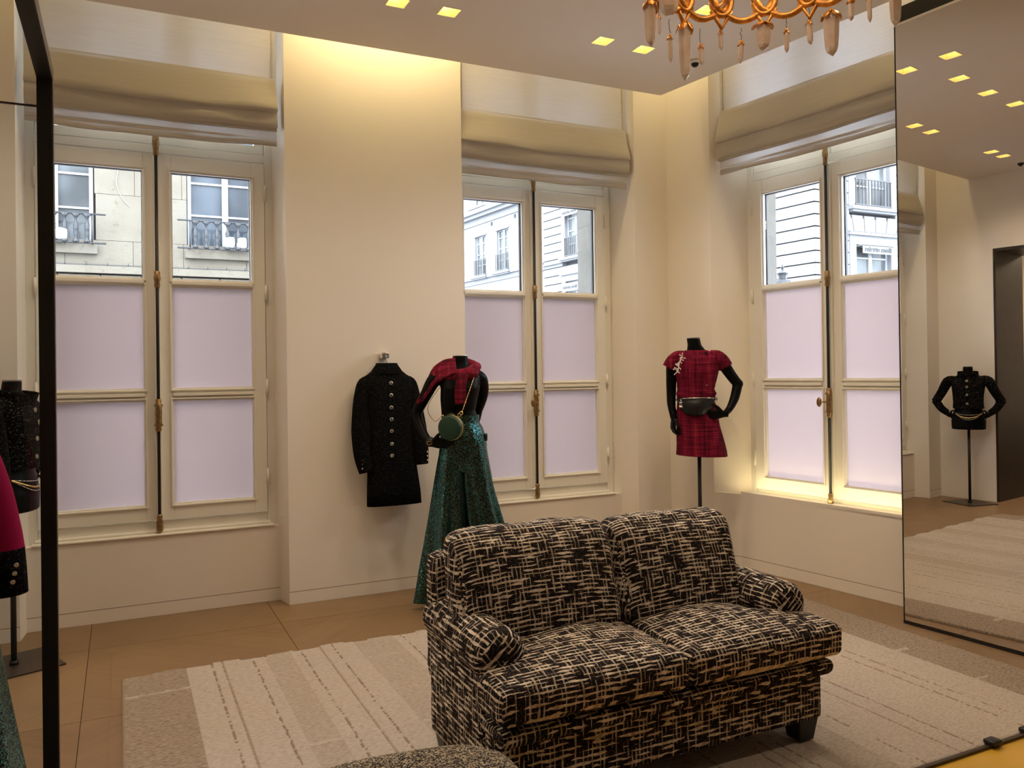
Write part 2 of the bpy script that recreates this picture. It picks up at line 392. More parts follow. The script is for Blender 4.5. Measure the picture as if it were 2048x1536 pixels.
# suspended ceiling panel with square cut-outs for the lamps
LIGHTS = [(3.097, 4.373), (2.781, 4.364), (1.738, 4.374), (1.429, 4.38), (.24, 4.375), (-.03, 4.375), (3.10, 3.74), (3.125, 3.43), (2.62, 3.60), (2.11, 3.62), (1.64, 3.61), (.8, 2.4), (3.0, 2.2), (1.3, .9), (3.0, .9)]
hs = .056
xs = sorted({-.8, 3.4}|{round(x+d, 4) for x, y in LIGHTS for d in (-hs, hs)}); ys = sorted({-3., YA-.35}|{round(y+d, 4) for x, y in LIGHTS for d in (-hs, hs)})
bm = B(); vv = {}
def gv(x, y):
    if (x, y) not in vv: vv[(x, y)] = bm.verts.new((x, y, ZC))
    return vv[(x, y)]
for a, b in zip(xs, xs[1:]):
    for c, d in zip(ys, ys[1:]):
        mx, my = (a+b)/2, (c+d)/2
        if any(abs(mx-x) < hs and abs(my-y) < hs for x, y in LIGHTS): continue
        bm.faces.new((gv(a, c), gv(a, d), gv(b, d), gv(b, c)))
def edgeB(y): return 4.038-.353/math.cos(AB)+(YA-y)*math.tan(AB)
bm.faces.new([bm.verts.new((x, y, ZC)) for x, y in ((3.4, YA-.35), (edgeB(YA-.35), YA-.35), (edgeB(-3), -3), (3.4, -3))])
prism(bm, [(-.8, -3), (-.8, YA-.352), (edgeB(YA-.352)-.002, YA-.352), (edgeB(-3)-.002, -3)], ZC+.11, ZC+.13)
for a, b in (((-.8, YA-.35), (edgeB(YA-.35), YA-.35)), ((edgeB(YA-.35), YA-.35), (edgeB(-3), -3))):
    bm.faces.new([bm.verts.new((*a, ZC)), bm.verts.new((*b, ZC)), bm.verts.new((*b, ZC+.13)), bm.verts.new((*a, ZC+.13))])
panel = tag(obj('ceiling_panel', bm, CEIL), kind='structure')
# floor: slab under square oak panels, each with border boards and a field
bm = B(); box(bm, -4.9, 5.8, -3.2, 6.3, -.3, -.006); floor = tag(obj('floor', bm, DARKWOOD), kind='structure')
PS = 1.03
bm = B(); g = .0015; w = .11
for a in ((-.5+g/PS, .5-g/PS, -.5+g/PS, -.5+w), (-.5+g/PS, .5-g/PS, .5-w, .5-g/PS)): box(bm, a[0]*PS, a[1]*PS, a[2]*PS, a[3]*PS, -.006, 0)
for sx in (-1, 1):
    x0, x1 = sorted((sx*(.5-g/PS)*PS, sx*(.5-w)*PS)); box(bm, x0, x1, (-.5+w)*PS+.0004, (.5-w)*PS-.0004, -.006, 0)
e = (.5-w)*PS-.0004; box(bm, -e, e, -e, e, -.006, -.0002)
first = None
for i in range(-4, 6):
    for j in range(-4, 7):
        cx = -.17+PS*(i+.5); cy = 4.05+PS*(j-4+.5)-.03
        if cx < -4.5 or cx > 5.2: continue
        if first is None: o = first = obj('floor_panel', bm, OAK, floor)
        else: o = first.copy(); COL.objects.link(o); o.parent = floor
        o.location = (cx, cy, 0); o.rotation_euler = (0, 0, (PI/2)*((i+j) % 2))
# baseboards: flush boards topped by a dark strip that paints the gap's shade
def board(bm, a, b, h=.082, t=.002, side=1, z0=.001):
    a = Vector((*a, 0)); b = Vector((*b, 0)); d = (b-a).normalized(); n = Vector((d.y, -d.x, 0))*side*t
    prism(bm, [a[:2], b[:2], (b+n)[:2], (a+n)[:2]], z0, h)
bm = B()
for a, b in (((-.8, YA), (-.53, YA)), ((-.515, YA+.163), (.95, YA+.163)), ((.98, YA), (2.229, YA)), ((2.235, YA+.163), (3.69, YA+.163)), ((3.72, YA), (4.03, YA))): board(bm, a, b)
for a, b in (((.949, YA+.163), (.98, YA)), ((-.53, YA), (-.513, YA+.163)), ((2.229, YA), (2.212, YA+.163)), ((3.665, YA+.163), (3.72, YA))): board(bm, a, b)
tag(obj('baseboard_back', bm, PAINT), kind='structure')
GAP_SHADE = plain('painted_gap_shade', (.30, .24, .19), .9)  # dark colour stands in for the shade line above the boards
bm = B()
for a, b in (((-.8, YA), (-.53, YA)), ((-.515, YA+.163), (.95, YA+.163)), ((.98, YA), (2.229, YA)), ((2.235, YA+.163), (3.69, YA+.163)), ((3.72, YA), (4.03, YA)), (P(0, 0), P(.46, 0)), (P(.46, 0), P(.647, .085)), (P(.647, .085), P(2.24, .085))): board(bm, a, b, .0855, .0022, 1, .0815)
tag(obj('trim_4', bm, GAP_SHADE), kind='structure')
bm = B()
for a, b in ((P(0, 0), P(.46, 0)), (P(.46, 0), P(.647, .085)), (P(.647, .085), P(2.24, .085))): board(bm, a, b)
tag(obj('baseboard_right', bm, PAINT), kind='structure')
bm = B(); board(bm, (-.8, 4.81), (-.8, YA)); board(bm, (-.8, -3), (-.8, 1.9)); tag(obj('baseboard_left', bm, PAINT), kind='structure')

# ================================================================ WINDOWS (local x from the centre rod, y outwards, z up)
def frame4(bm, x0, x1, z0, z1, w, y0, y1):
    box(bm, x0, x1, y0, y1, z0, z0+w); box(bm, x0, x1, y0, y1, z1-w, z1); box(bm, x0, x0+w, y0, y1, z0+w, z1-w); box(bm, x1-w, x1, y0, y1, z0+w, z1-w)
def window(n, loc, rz, knob, led=False):
    wd = tag(empty('window_%d' % n, loc, rz), kind='structure')
    bm = B()
    for sx in (-1, 1):
        x0, x1 = sorted((sx*.672, sx*.73)); box(bm, x0, x1, .235, .32, .50, 4.2)
    box(bm, -.672, .672, .245, .33, .50, .582); box(bm, -.672, .672, .235, .32, 2.930, 2.984); box(bm, -.672, .672, .235, .32, 4.12, 4.2)
    obj('casing', bm, FRAMEP, wd, auto=.003)
    bm = B()   # ledge moulding
    if not led:
        box(bm, -.70, .70, .150, .26, .500, .512); box(bm, -.685, .685, .20, .26, .512, .527)
        obj('sill', bm, FRAMEP, wd, auto=.004)
    # transom lights above
    for sx in (-1, 1):
        bm = B(); x0, x1 = sorted((sx*.004, sx*.668)); frame4(bm, x0, x1, 2.988, 4.118, .058, .245, .31)
        tr = obj('transom', bm, FRAMEP, wd, auto=.003)
        bm = B(); box(bm, x0+.058, x1-.058, .275, .281, 3.046, 4.06); obj('clear_pane', bm, GLASS, tr)
    for sx in (-1, 1):
        if sx < 0: xa, xb, pa, pb = -.668, -.006, -.575, -.076
        else: xa, xb, pa, pb = .006, .668, .087, .584
        bm = B(); y0, y1 = .222, .285
        box(bm, xa, pa, y0, y1, .588, 2.922); box(bm, pb, xb, y0, y1, .588, 2.922)
        for z0, z1 in ((.588, .684), (1.350, 1.421), (2.080, 2.122), (2.820, 2.922)): box(bm, pa, pb, y0+.002, y1, z0, z1)
        leaf = obj('casement', bm, FRAMEP, wd, auto=.003)
        bm = B()
        for z0, z1 in ((.684, 1.350), (1.421, 2.080), (2.122, 2.820)):
            frame4(bm, pa-.014, pb+.014, z0-.014, z1+.014, .010, y0-.010, y0+.004)
            frame4(bm, pa-.001, pb+.001, z0-.001, z1+.001, .007, y0+.004, y0+.03)
        for zc in (1.3855, 2.101): box(bm, pa, pb, y0-.016, y0+.003, zc-.010, zc+.010)
        obj('pane_bead', bm, FRAMEP, leaf, auto=.002)
        bm = B(); box(bm, pa+.002, pb-.002, y0+.034, y0+.040, 2.125, 2.817); obj('clear_pane', bm, GLASS, leaf)
        bm = B(); frame4(bm, pa-.002, pb+.002, 2.119, 2.823, .012, y0+.041, y0+.062); obj('black_spacer', bm, RUBBER, leaf)
        for z0, z1 in ((.684, 1.350), (1.421, 2.080)):
            bm = B(); box(bm, pa, pb, y0+.030, y0+.034, z0, z1); obj('frosted_pane', bm, FROST, leaf)
        for zz in (2.72, 2.05, 1.42, .82):
            bm = B(); x = sx*.671; cyl(bm, (x, y0-.006, zz-.05), (x, y0-.006, zz+.05), .0085, n=8); cyl(bm, (x, y0-.006, zz-.058), (x, y0-.006, zz+.058), .005, n=8)
            obj('hinge', bm, FRAMEP, wd, smooth=True)
    bm = B(); box(bm, -.020, .020, .200, .225, .60, 2.915); obj('meeting_stile', bm, FRAMEP, wd, auto=.006)
    bolt = B(); cyl(bolt, (0, .183, .56), (0, .183, 2.96), .0095, n=12); bolt = obj('bolt_rod', bolt, BLACKM, wd, smooth=True)
    def fit(prof, name, parent):
        bm = B(); loft(bm, [ering(0, .183, z, r, r*.8, 14) for z, r in prof]); return obj(name, bm, BRASS, parent, smooth=True)
    fit([(2.90, .012), (2.905, .017), (2.94, .016), (2.965, .020), (2.97, .022), (3.0, .020), (3.015, .020), (3.03, .016), (3.038, .006)], 'brass_keeper', wd)
    fit([(2.065, .013), (2.07, .018), (2.10, .016), (2.115, .020), (2.125, .022), (2.14, .018), (2.165, .018), (2.17, .012)], 'brass_joint', wd)
    h = fit([(1.155, .013), (1.16, .018), (1.185, .017), (1.19, .022), (1.22, .020), (1.27, .021), (1.30, .020), (1.325, .022), (1.33, .017), (1.355, .018), (1.36, .013)], 'brass_handle', wd)
    for dx in (-1, 1):
        for dz in (1.195, 1.32):
            bm = B(); ball(bm, (dx*.021, .178, dz), .006); obj('rosette', bm, BRASS, h, smooth=True)
    if knob:
        bm = B(); cyl(bm, (0, .17, 1.265), (-.03, .150, 1.262), .007); ball(bm, (-.048, .14, 1.262), (.020, .012, .034), 14, 10); obj('knob', bm, BRASS, h, smooth=True)
    fit([(.515, .006), (.52, .015), (.535, .021), (.555, .020), (.562, .017), (.566, .021), (.59, .021), (.60, .016), (.625, .017), (.632, .012)], 'brass_keeper', wd)
    return wd
window(1, (.215, YA, 0), 0, False)
window(2, (2.905, YA, 0), 0, True)
w3 = window(3, PB(1.347), AB-PI/2, True, led=True)
# lit sill of window 3: front lip, recessed LED trough, back ledge
bm = B(); box(bm, -.70, .80, .085, .100, .54, .572); obj('sill_lip', bm, PAINT, w3)
bm = B(); box(bm, -.70, .80, .13, .30, .50, .560); obj('sill', bm, FRAMEP, w3)
bm = B(); box(bm, -.68, .80, .1005, .1295, .555, .566); obj('led_strip', bm, LED, w3)

# ================================================================ ROMAN BLINDS
def blind(label, loc, rz, x0, x1, folds, zc, group='roman blinds over the windows'):
    root = tag(empty('roman_blind', loc, rz), label, 'blind', group)
    n = 40
    def sheet(prof, name, seed, bulge=0, mat=BLINDF):
        bm = B(); rings = []
        for k, (y, z) in enumerate(prof):
            row = []
            for i in range(n+1):
                t = i/n; x = x0+(x1-x0)*t
                sag = math.sin(PI*t)**1.0
                nz = mnoise.noise(Vector((x*3+seed, z*5, k*.3)))
                e = abs(2*t-1)**8
                row.append((x+(t-.5)*.012*k/len(prof), y-bulge*0+nz*.010*min(1, k/2), z-(.0+.006*nz+.012*sag)*(1 if k > 0 else 0)+.0*e))
            rings.append(row)
        loft(bm, rings, cap=False, closed=False)
        o = obj(name, bm, mat, root, smooth=True)
        return o
    sheet([(.055, 4.15), (.055, 3.9), (.055, 3.7), (.055, zc)], 'flat_cloth', 1)
    prof = [(.055, zc), (.045, zc-.05)]
    # hanging folds, each lip returning upwards behind itself
    sheet([(.054, zc), (.044, zc-.05), (.026, zc-.12), (.006, zc-.185), (-.008, folds[0]+.008), (-.004, folds[0]-.004), (.012, folds[0]-.008), (.040, folds[0]+.02), (.060, folds[0]+.06)], 'upper_fold', 2)
    lip2 = folds[2]+.008
    sheet([(.030, folds[0]+.04), (.010, folds[0]-.005), (.006, folds[0]-.06), (.010, lip2+.03), (.018, lip2), (.034, lip2+.004), (.055, lip2+.03)], 'fold', 3)
    sheet([(.030, lip2+.03), (.028, lip2-.008), (.034, lip2-.016), (.050, lip2+.02)], 'fold', 8)
    hz = folds[-1]
    sheet([(.048, lip2+.03), (.046, lip2-.02), (.048, hz-.008), (.048, hz-.02)], 'lower_cloth', 11)
    sheet([(.043, hz-.018), (.040, hz-.024), (.043, hz-.030)], 'rod_pocket', 12)
    sheet([(.050, hz-.026), (.048, hz-.05), (.049, hz-.068), (.055, hz-.068), (.055, hz-.03)], 'hem', 31)
    for k in range(2):
        sheet([(.070+.012*k, zc-.01), (.075+.012*k, zc-.12), (.072+.012*k, lip2+.01)], 'inner_layer', 20+k)
    for d, k in ((.0, 0), (.012, 1)):
        bm = B(); xe = x1-.03; box(bm, xe, xe+.012, .050, .0545, zc+.002, 4.12) if k == 0 else box(bm, x0+.018, x0+.030, .050, .0545, zc+.002, 4.12); obj('seam_tape', bm, BLINDF, root)
    return root
blind('cream linen roman blind half raised over the left window, beside the black metal post', (0, YA, 0), 0, -.485, .938, (3.225, 3.16, 3.105, 3.068), 3.45)
blind('cream linen roman blind half raised over the middle window, between the two back wall piers', (0, YA, 0), 0, 2.232, 3.680, (3.185, 3.12, 3.065, 3.028), 3.43)
blind('cream linen roman blind half raised over the right window, next to the big mirror', PB(0), AB-PI/2, .525, 2.10, (3.235, 3.16, 3.10, 3.058), 3.475)

# ================================================================ CEILING FITTINGS
LB = {0: 'square recessed ceiling light left of the chandelier, nearest the hanging crystals', 1: 'square recessed ceiling light left of the chandelier, second from the hanging crystals', 2: 'square recessed ceiling light above the plain wall between two windows, right of a pair', 3: 'square recessed ceiling light at the top edge, left of a pair with white bulb showing',
      4: 'square recessed ceiling light in mirror row, right of pair near the far corner', 5: 'square recessed ceiling light in mirror row, last before the dark dome sensor', 6: 'square recessed ceiling light showing through the chandelier rings', 7: 'square recessed ceiling light nearest the top of the mirror reflection', 8: 'square recessed ceiling light, second of the reflected front row in the mirror', 9: 'square recessed ceiling light, third of the reflected front row in the mirror', 10: 'square recessed ceiling light, fourth of the reflected front row in the mirror'}
for i, (x, y) in enumerate(LIGHTS):
    t = tag(empty('recessed_ceiling_light', (x, y, ZC)), LB.get(i) or ['square recessed ceiling light nearest the display frame, out of the picture', 'square recessed ceiling light just above the chandelier, out of the picture', 'square recessed ceiling light behind the pouf, out of the picture', 'square recessed ceiling light by the near end of the mirror, out of the picture'][i-11], 'ceiling light', 'square recessed ceiling lights')
    bm = B(); h = hs-.0015
    v = [bm.verts.new((a*h, b*h, -.001)) for a, b in ((-1, -1), (1, -1), (1, 1), (-1, 1))]; u = [bm.verts.new((a*.8*h, b*.8*h, .085)) for a, b in ((-1, -1), (1, -1), (1, 1), (-1, 1))]
    for k in range(4): bm.faces.new((v[k], v[(k+1) % 4], u[(k+1) % 4], u[k]))
    bm.faces.new(u)
    obj('housing', bm, POT, t)
    bm = B(); frame4(bm, -h-.006, h+.006, -h-.006, h+.006, .006, 0, .002)
    for q in bm.verts: q.co = Vector((q.co.x, q.co.z, -q.co.y))
    obj('rim', bm, CEIL, t)
    bm = B(); cyl(bm, (0, .0, .078), (0, .0, .062), .026, .022, 16); obj('bulb', bm, BULB, t)
    l = bpy.data.lights.new('downlight', 'SPOT'); l.energy = (15 if i in (0, 6, 7) else 5 if i in (2, 3) else 23)*LAMP; l.color = WARM; l.spot_size = 2.4; l.spot_blend = 1; l.shadow_soft_size = .025
    lo = bpy.data.objects.new('downlight', l); COL.objects.link(lo); lo.location = (0, 0, .006); lo.parent = t
def dome(x, y, label, big=True):
    t = tag(empty('dome_camera' if big else 'dome_sensor', (x, y, ZC)), label, 'camera' if big else 'sensor')
    bm = B(); r = .045 if big else .03; loft(bm, [ering(0, 0, z, rr, rr, 24) for z, rr in ((0, r), (-.010, r), (-.018, r*.8))]); obj('base', bm, CEIL if big else BLACKM, t, smooth=True)
    bm = B(); ball(bm, (0, 0, -.016), r*.6, 20, 12); obj('lens_dome', bm, BLACKM, t, smooth=True)
dome(3.533, 4.395, 'small black and white dome camera on ceiling behind the long crystal')
dome(-.5, 4.40, 'small black dome sensor on ceiling seen in the mirror', False)

# ================================================================ MIRROR PANEL
th = math.radians(5.5); Mo = Vector((4.115, 3.294, 0))
mr = tag(empty('wall_mirror', Mo, th-PI/2), 'huge floor to ceiling mirror in thin black frame at the right', 'mirror')
bm = B(); box(bm, .006, 2.3, .0, .01, .02, 3.494); obj('mirror_glass', bm, MIRROR, mr)
bm = B(); box(bm, 0, .006, -.002, .05, .0, 3.50); box(bm, 0, 2.31, .01, .05, .0, 3.50); box(bm, 2.3, 2.306, -.002, .05, 0, 3.5); obj('frame', bm, BLACKM, mr)
bm = B(); box(bm, 0, 2.31, -.004, .05, .0, .018); obj('plinth', bm, BLACKM, mr)
bm = B(); box(bm, .0, 2.31, -.002, .05, 3.508, 3.600); obj('header', bm, BLACKM, mr)
bm = B(); box(bm, .0, 2.31, -.004, .05, 3.494, 3.508); obj('cream_lit_edge', bm, FRAMEP, mr)  # cream colour stands in for light caught on the mirror's bevel

# ================================================================ BLACK DISPLAY FRAME WITH GLASS
fr = tag(empty('display_frame', (-.185, 2.62, 0)), 'tall black metal display frame with clear glass side at the left edge', 'display stand')
bm = B(); box(bm, -.018, .018, -.02, .02, 0, 2.375); obj('post', bm, BLACKM, fr)
bm = B(); box(bm, -.018, .018, -2.3, -.02, 2.339, 2.375); obj('top_rail', bm, BLACKM, fr)
bm = B(); box(bm, .0181, .0215, -2.3, .02, 2.339, 2.377); box(bm, .0181, .0215, -.02, .02, 0, 2.339); obj('bronze_edge', bm, BRONZE, fr)
bm = B(); box(bm, -.60, -.019, -.004, .004, .01, 2.262); obj('glass_panel', bm, GLASS, fr)
bm = B(); box(bm, -.60, -.019, -.005, .005, 2.262, 2.2655); obj('glass_top_edge', bm, BRONZE, fr)

# ================================================================ RUG
def rug():
    X0, X1, Y0, Y1 = -.005, 3.965, 2.066, 4.47
    # bands across x: (start, tone, height)
    bands = [(0, 1, 0), (.29, 0, .002), (.67, .35, -.001), (.80, 0, .002), (1.15, .35, -.001), (1.37, 0, .002), (1.78, .3, -.001), (1.95, 0, .002), (2.4, .3, -.001), (2.6, 0, .002), (3.64, 1, 0)]
    stitch = [.41, .61, .86, 1.03, 1.42, 1.51, 1.72, 2.0, 2.21, 2.33, 2.7, 3.0, 3.33, 3.41]
    pale = [.46, .965, 1.58, 2.27, 2.9]
    cross = [4.17, 3.30, 2.96, 2.52]
    xs = [X0+(X1-X0)*i/780 for i in range(781)]; ys = [Y0+(Y1-Y0)*j/200 for j in range(201)]
    verts = []; tone = []
    for y in ys:
        for x in xs:
            t, h = 0, 0
            for b in bands:
                if x >= b[0]: t, h = b[1], b[2]
            wv = mnoise.noise(Vector((x*3, y*22, 1)))*.006
            for s in stitch:
                d = abs(x+wv-s)
                if d < .0045 and mnoise.noise(Vector((s*9, y*9, 4))) > -.28 and mnoise.noise(Vector((s*9, y*70, 4))) > -.12: t = 2; h -= .003
            for s in pale:
                if abs(x-s) < .005: h -= .004; t = max(t, .9)
            wy = mnoise.noise(Vector((x*14, y*2, 7)))*.010
            for s in cross:
                if abs(y+wy-s) < .009 and mnoise.noise(Vector((x*2.2, s, 2))) > -.25: t = 0; h += .004
            if t not in (0, 2): h += .0016*mnoise.noise(Vector((x*30, y*170, 0)))
            yy = y
            if y > Y1-.02: yy = y+.02*mnoise.noise(Vector((x*2.3, 5, 5)))+(.015 if (int(x*7.3) % 2) else -.008)
            edge = min(x-X0, X1-x, y-Y0, Y1-y)
            verts.append((x, yy, (.014+h) if edge > .001 else .001)); tone.append(t)
    nx = len(xs); faces = [(j*nx+i, j*nx+i+1, (j+1)*nx+i+1, (j+1)*nx+i) for j in range(len(ys)-1) for i in range(nx-1)]
    me = bpy.data.meshes.new('rug'); me.from_pydata(verts, [], faces); at = me.attributes.new('tone', 'FLOAT', 'POINT'); at.data.foreach_set('value', tone)
    me.polygons.foreach_set('use_smooth', [True]*len(faces)); me.materials.append(RUG)
    o = bpy.data.objects.new('rug', me); COL.objects.link(o); return o
tag(rug(), 'large pale woven wool rug with beige ends under the tweed sofa', 'rug')
GOLDF = plain('golden_mat', (.62, .36, .035), .35, var=.2, vscale=3)
et = tag(empty('floor_mat', (2.9, 1.6, 0)), 'golden yellow floor mat with dark edge strip in the lower right corner', 'mat')
bm = B(); box(bm, -1.9, 1.35, -.6, .452, .001, .006); obj('mat_surface', bm, GOLDF, et)
bm = B(); box(bm, -1.9, 1.35, .452, .468, .001, .018); obj('edge_strip', bm, BRONZE, et)
def clip(x, y, lab):
    bm = rbox(x-.028, x+.028, y-.026, y+.022, .0175, .036, r=.006, cuts=3); tag(obj('strip_clip', bm, BLACKM, smooth=True), lab, 'clip', 'black clips on the strip')
clip(3.065, 2.062, 'small black clip on dark strip between rug and golden mat')
clip(3.285, 2.062, 'small black clip at the right edge of the picture on dark strip')

# ================================================================ SOFA
so = tag(empty('tweed_sofa', (0, 0, 0)), 'two seat sofa in black and cream tweed with rolled arms on the rug', 'sofa')
TW = dict(smooth=True, uv=True)
obj('base', rbox(1.088, 2.492, 2.372, 3.045, .112, .33, r=.02, cuts=8), TWEED, so, **TW)
obj('front_roll', rbox(1.068, 2.512, 2.318, 2.52, .300, .362, r=.031, cuts=10, wob=.002), TWEED, so, **TW)
obj('back_frame', rbox(1.075, 2.497, 2.93, 3.06, .30, .80, r=.04, cuts=8, wob=.003), TWEED, so, **TW)
def tseat(side):
    def fn(p):
        k = max(0, min(1, (p.y-2.50)/.04)); k = k*k*(3-2*k)
        if side < 0: t = (1.790-p.x)/(1.790-1.055); p.x = 1.790-t*((1.790-1.055)*(1-k)+(1.790-1.225)*k)
        else: t = (p.x-1.794)/(2.530-1.794); p.x = 1.794+t*((2.530-1.794)*(1-k)+(2.345-1.794)*k)
        return p
    return fn
obj('seat_cushion', rbox(1.055, 1.790, 2.292, 2.86, .378, .504, r=.032, cuts=22, crown=(.004, .010, .050), wob=.004, fn=tseat(-1), seed=3), TWEED, so, **TW)
obj('seat_cushion', rbox(1.794, 2.530, 2.292, 2.86, .378, .504, r=.032, cuts=22, crown=(.004, .010, .050), wob=.004, fn=tseat(1), seed=9), TWEED, so, **TW)
def lean(seed, drop):
    def fn(p):
        p.y += (p.z-.5)*.30
        p.z += .012*mnoise.noise(Vector((p.x*6, seed, 0)))*(1 if p.z > .75 else 0)
        return p
    return fn
obj('back_cushion', rbox(1.095, 1.775, 2.66, 2.84, .48, .895, r=.06, cuts=20, crown=(.006, .035, .012), wob=.006, fn=lean(2, 0), seed=5), TWEED, so, **TW)
obj('back_cushion', rbox(1.785, 2.385, 2.66, 2.84, .48, .882, r=.06, cuts=20, crown=(.006, .035, .012), wob=.006, fn=lean(8, 0), seed=15), TWEED, so, **TW)
def arm(xo, xi, side):
    """rolled arm: fat roll with a pleated round front, on a flat side panel"""
    bm = B(); n = 28; rings = []; cx = (xo+xi)/2; hw = abs(xi-xo)/2
    for k, (y, sc) in enumerate([(2.462, .25), (2.466, .55), (2.478, .80), (2.498, .94), (2.525, 1)]+[(2.56+.05*k, 1) for k in range(10)]):
        zc = .540+.012*max(0, y-2.6)*2
        rings.append([(cx-side*-.006+(hw+.010)*sc*math.cos(2*PI*i/n), y, zc+(.092)*sc*math.sin(2*PI*i/n)+.002*math.sin(i*5+y*40)) for i in range(n)])
    loft(bm, rings)
    rings = []
    for y, ins in [(2.492, .02), (2.50, .006), (2.515, 0)]+[(2.56+.06*k, 0) for k in range(8)]:
        xa = cx+side*(hw-.006-ins); xb = cx-side*(hw*.5-ins); rings.append([(xa, y, .125), (xa, y, .25), (xa, y, .38), (xa, y, .52), (xb, y, .52), (xb, y, .125)])
    loft(bm, rings)
    return bm
def armmat(bm):
    return bm
def arm_obj(xo, xi, side):
    bm = arm(xo, xi, side); bm.faces.index_update()
    bmesh.ops.recalc_face_normals(bm, faces=bm.faces)
    l = bm.loops.layers.uv.verify()
    cx = (xo+xi)/2
    bm.faces.ensure_lookup_table(); nroll = 28*14+2
    for f in bm.faces:
        f.smooth = True; front = f.normal.y < -.6; roll = f.index < nroll; fc = f.calc_center_median(); a0 = math.atan2(fc.z-.54, fc.x-cx)
        for lp in f.loops:
            c = lp.vert.co; a = math.atan2(c.z-.54, c.x-cx)
            if a-a0 > PI: a -= 2*PI
            if a0-a > PI: a += 2*PI
            if front: uvc = (c.x*.8+c.z*.6, c.z*.8-c.x*.6)
            elif roll: uvc = (c.y, a*.095*side*-1)
            else: uvc = (c.y, c.z)
            lp[l].uv = uvc
    me = bpy.data.meshes.new('arm'); bm.to_mesh(me); bm.free(); me.materials.append(TWEED)
    o = bpy.data.objects.new('arm', me); COL.objects.link(o); o.parent = so
    return o
arm_obj(1.068, 1.240, -1); arm_obj(2.338, 2.510, 1)
for x, y in ((1.10, 2.395), (2.392, 2.395), (1.10, 2.93), (2.392, 2.93)):
    bm = B(); loft(bm, [[(x+.05+a*w, y+.05+b*w, z) for a, b in ((-1, -1), (1, -1), (1, 1), (-1, 1))] for z, w in ((.0195, .036), (.115, .050))])
    obj('foot', bm, BLACKM, so, auto=.003)
# pouf
def pouf():
    bm = B(); rings = []
    n = 48
    for z, k in ((.017, .80), (.03, .93), (.10, 1.0), (.25, 1.02), (.33, 1.0), (.375, .95), (.40, .84), (.408, .66), (.404, .40), (.400, .12)):
        r = []
        for i in range(n):
            a = 2*PI*i/n; x, y = math.cos(a), math.sin(a)
            rr = 1+.05*math.cos(2*a)-.07*math.sin(a)*(1 if math.sin(a) > 0 else 0)*math.exp(-((a-PI/2+.5)*2.2)**2)
            r.append((.655+.325*k*rr*x, 2.02+.325*k*rr*y, z*1.07+(.018*math.cos(2*a) if z > .37 else 0)))
        rings.append(r)
    loft(bm, rings)
    o = obj('pouf', bm, BOUCLE, smooth=True); m = o.modifiers.new('s', 'SUBSURF'); m.levels = m.render_levels = 1; return o
tag(pouf(), 'low rounded speckled brown boucle pouf in front of the sofa corner', 'pouf')
#INSERT
# ================================================================ MANNEQUINS
def bake(bm, name, mat, parent, voxel=.006, it=6):
    me = bpy.data.meshes.new('tmp'); bmesh.ops.recalc_face_normals(bm, faces=bm.faces); bm.to_mesh(me); bm.free()
    o = bpy.data.objects.new('tmp', me); COL.objects.link(o)
    m = o.modifiers.new('r', 'REMESH'); m.mode = 'VOXEL'; m.voxel_size = voxel; m.use_smooth_shade = True
    m = o.modifiers.new('s', 'SMOOTH'); m.factor = .5; m.iterations = it
    dg = bpy.context.evaluated_depsgraph_get(); me2 = bpy.data.meshes.new_from_object(o.evaluated_get(dg)); me2.name = name
    bpy.data.objects.remove(o); bpy.data.meshes.remove(me)
    me2.materials.clear(); me2.materials.append(mat)
    for p in me2.polygons: p.use_smooth = True
    q = bpy.data.objects.new(name, me2); COL.objects.link(q); q.parent = parent; return q
def hand(bm, w, d, s, n, curl=.5, spread=.12, L=.175):
    """w wrist, d towards the fingers, s towards the thumb, n the way the fingers curl"""
    w, d, s, n = (Vector(v) for v in (w, d, s, n)); d.normalize(); s = (s-s.dot(d)*d).normalized(); n = (n-n.dot(d)*d-n.dot(s)*s).normalized()
    pl = L*.52
    tube(bm, [w-d*.03, w, w+d*pl*.45, w+d*pl*.95], [.024, .025, .036, .038], 14, flat=.42, up=n)
    for i, (o, ln) in enumerate(((.75, .43), (.25, .48), (-.25, .45), (-.72, .36))):
        b = w+d*pl*.85+s*o*.033; a = curl*.35; f = d+s*o*spread; f.normalize(); pts = [b]; ang = 0
        for k, seg in enumerate((.46, .32, .26)):
            ang += curl*(.45+.35*k); pts.append(pts[-1]+(f*math.cos(ang)+n*math.sin(ang))*ln*L*seg)
        tube(bm, pts, [.0095, .0088, .0080, .0060], 8)
        ball(bm, pts[-1], .0060, 8, 6)
    b = w+d*.022+s*.022; t = [b, b+(d*.6+s*.75)*.034+n*.004, b+(d*.95+s*.9)*.052+n*.012, b+(d*1.6+s*.85)*.060+n*.022]
    tube(bm, t, [.014, .012, .0105, .0075], 8); ball(bm, t[-1], .0075, 8, 6)
def stand(root, h, px=0, py=0, base=(.38, .38), rz=0, r=.014):
    bm = B(); cyl(bm, (px, py, .006), (px, py, h), r, n=14); obj('pole', bm, BLACKM, root, smooth=True)
    bm = B(); v = box(bm, -base[0]/2, base[0]/2, -base[1]/2, base[1]/2, .0005, .008)
    bmesh.ops.rotate(bm, verts=v, cent=(0, 0, 0), matrix=Matrix.Rotation(rz, 3, 'Z')); obj('base_plate', bm, BRONZE, root)
    bm = B(); cyl(bm, (px, py, .008), (px, py, .028), .022, n=14); obj('collar', bm, BLACKM, root, smooth=True)
def az(x, y): return -math.atan2(x, y)
def neck_cap(root, c, rx, ry, mat, tilt=0):
    bm = B(); loft(bm, [ering(c[0], c[1], c[2], rx, ry, 28, tilt=tilt), ering(c[0], c[1], c[2]+.005, rx*.97, ry*.97, 28, tilt=tilt)]); return obj('neck_cap', bm, mat, root)
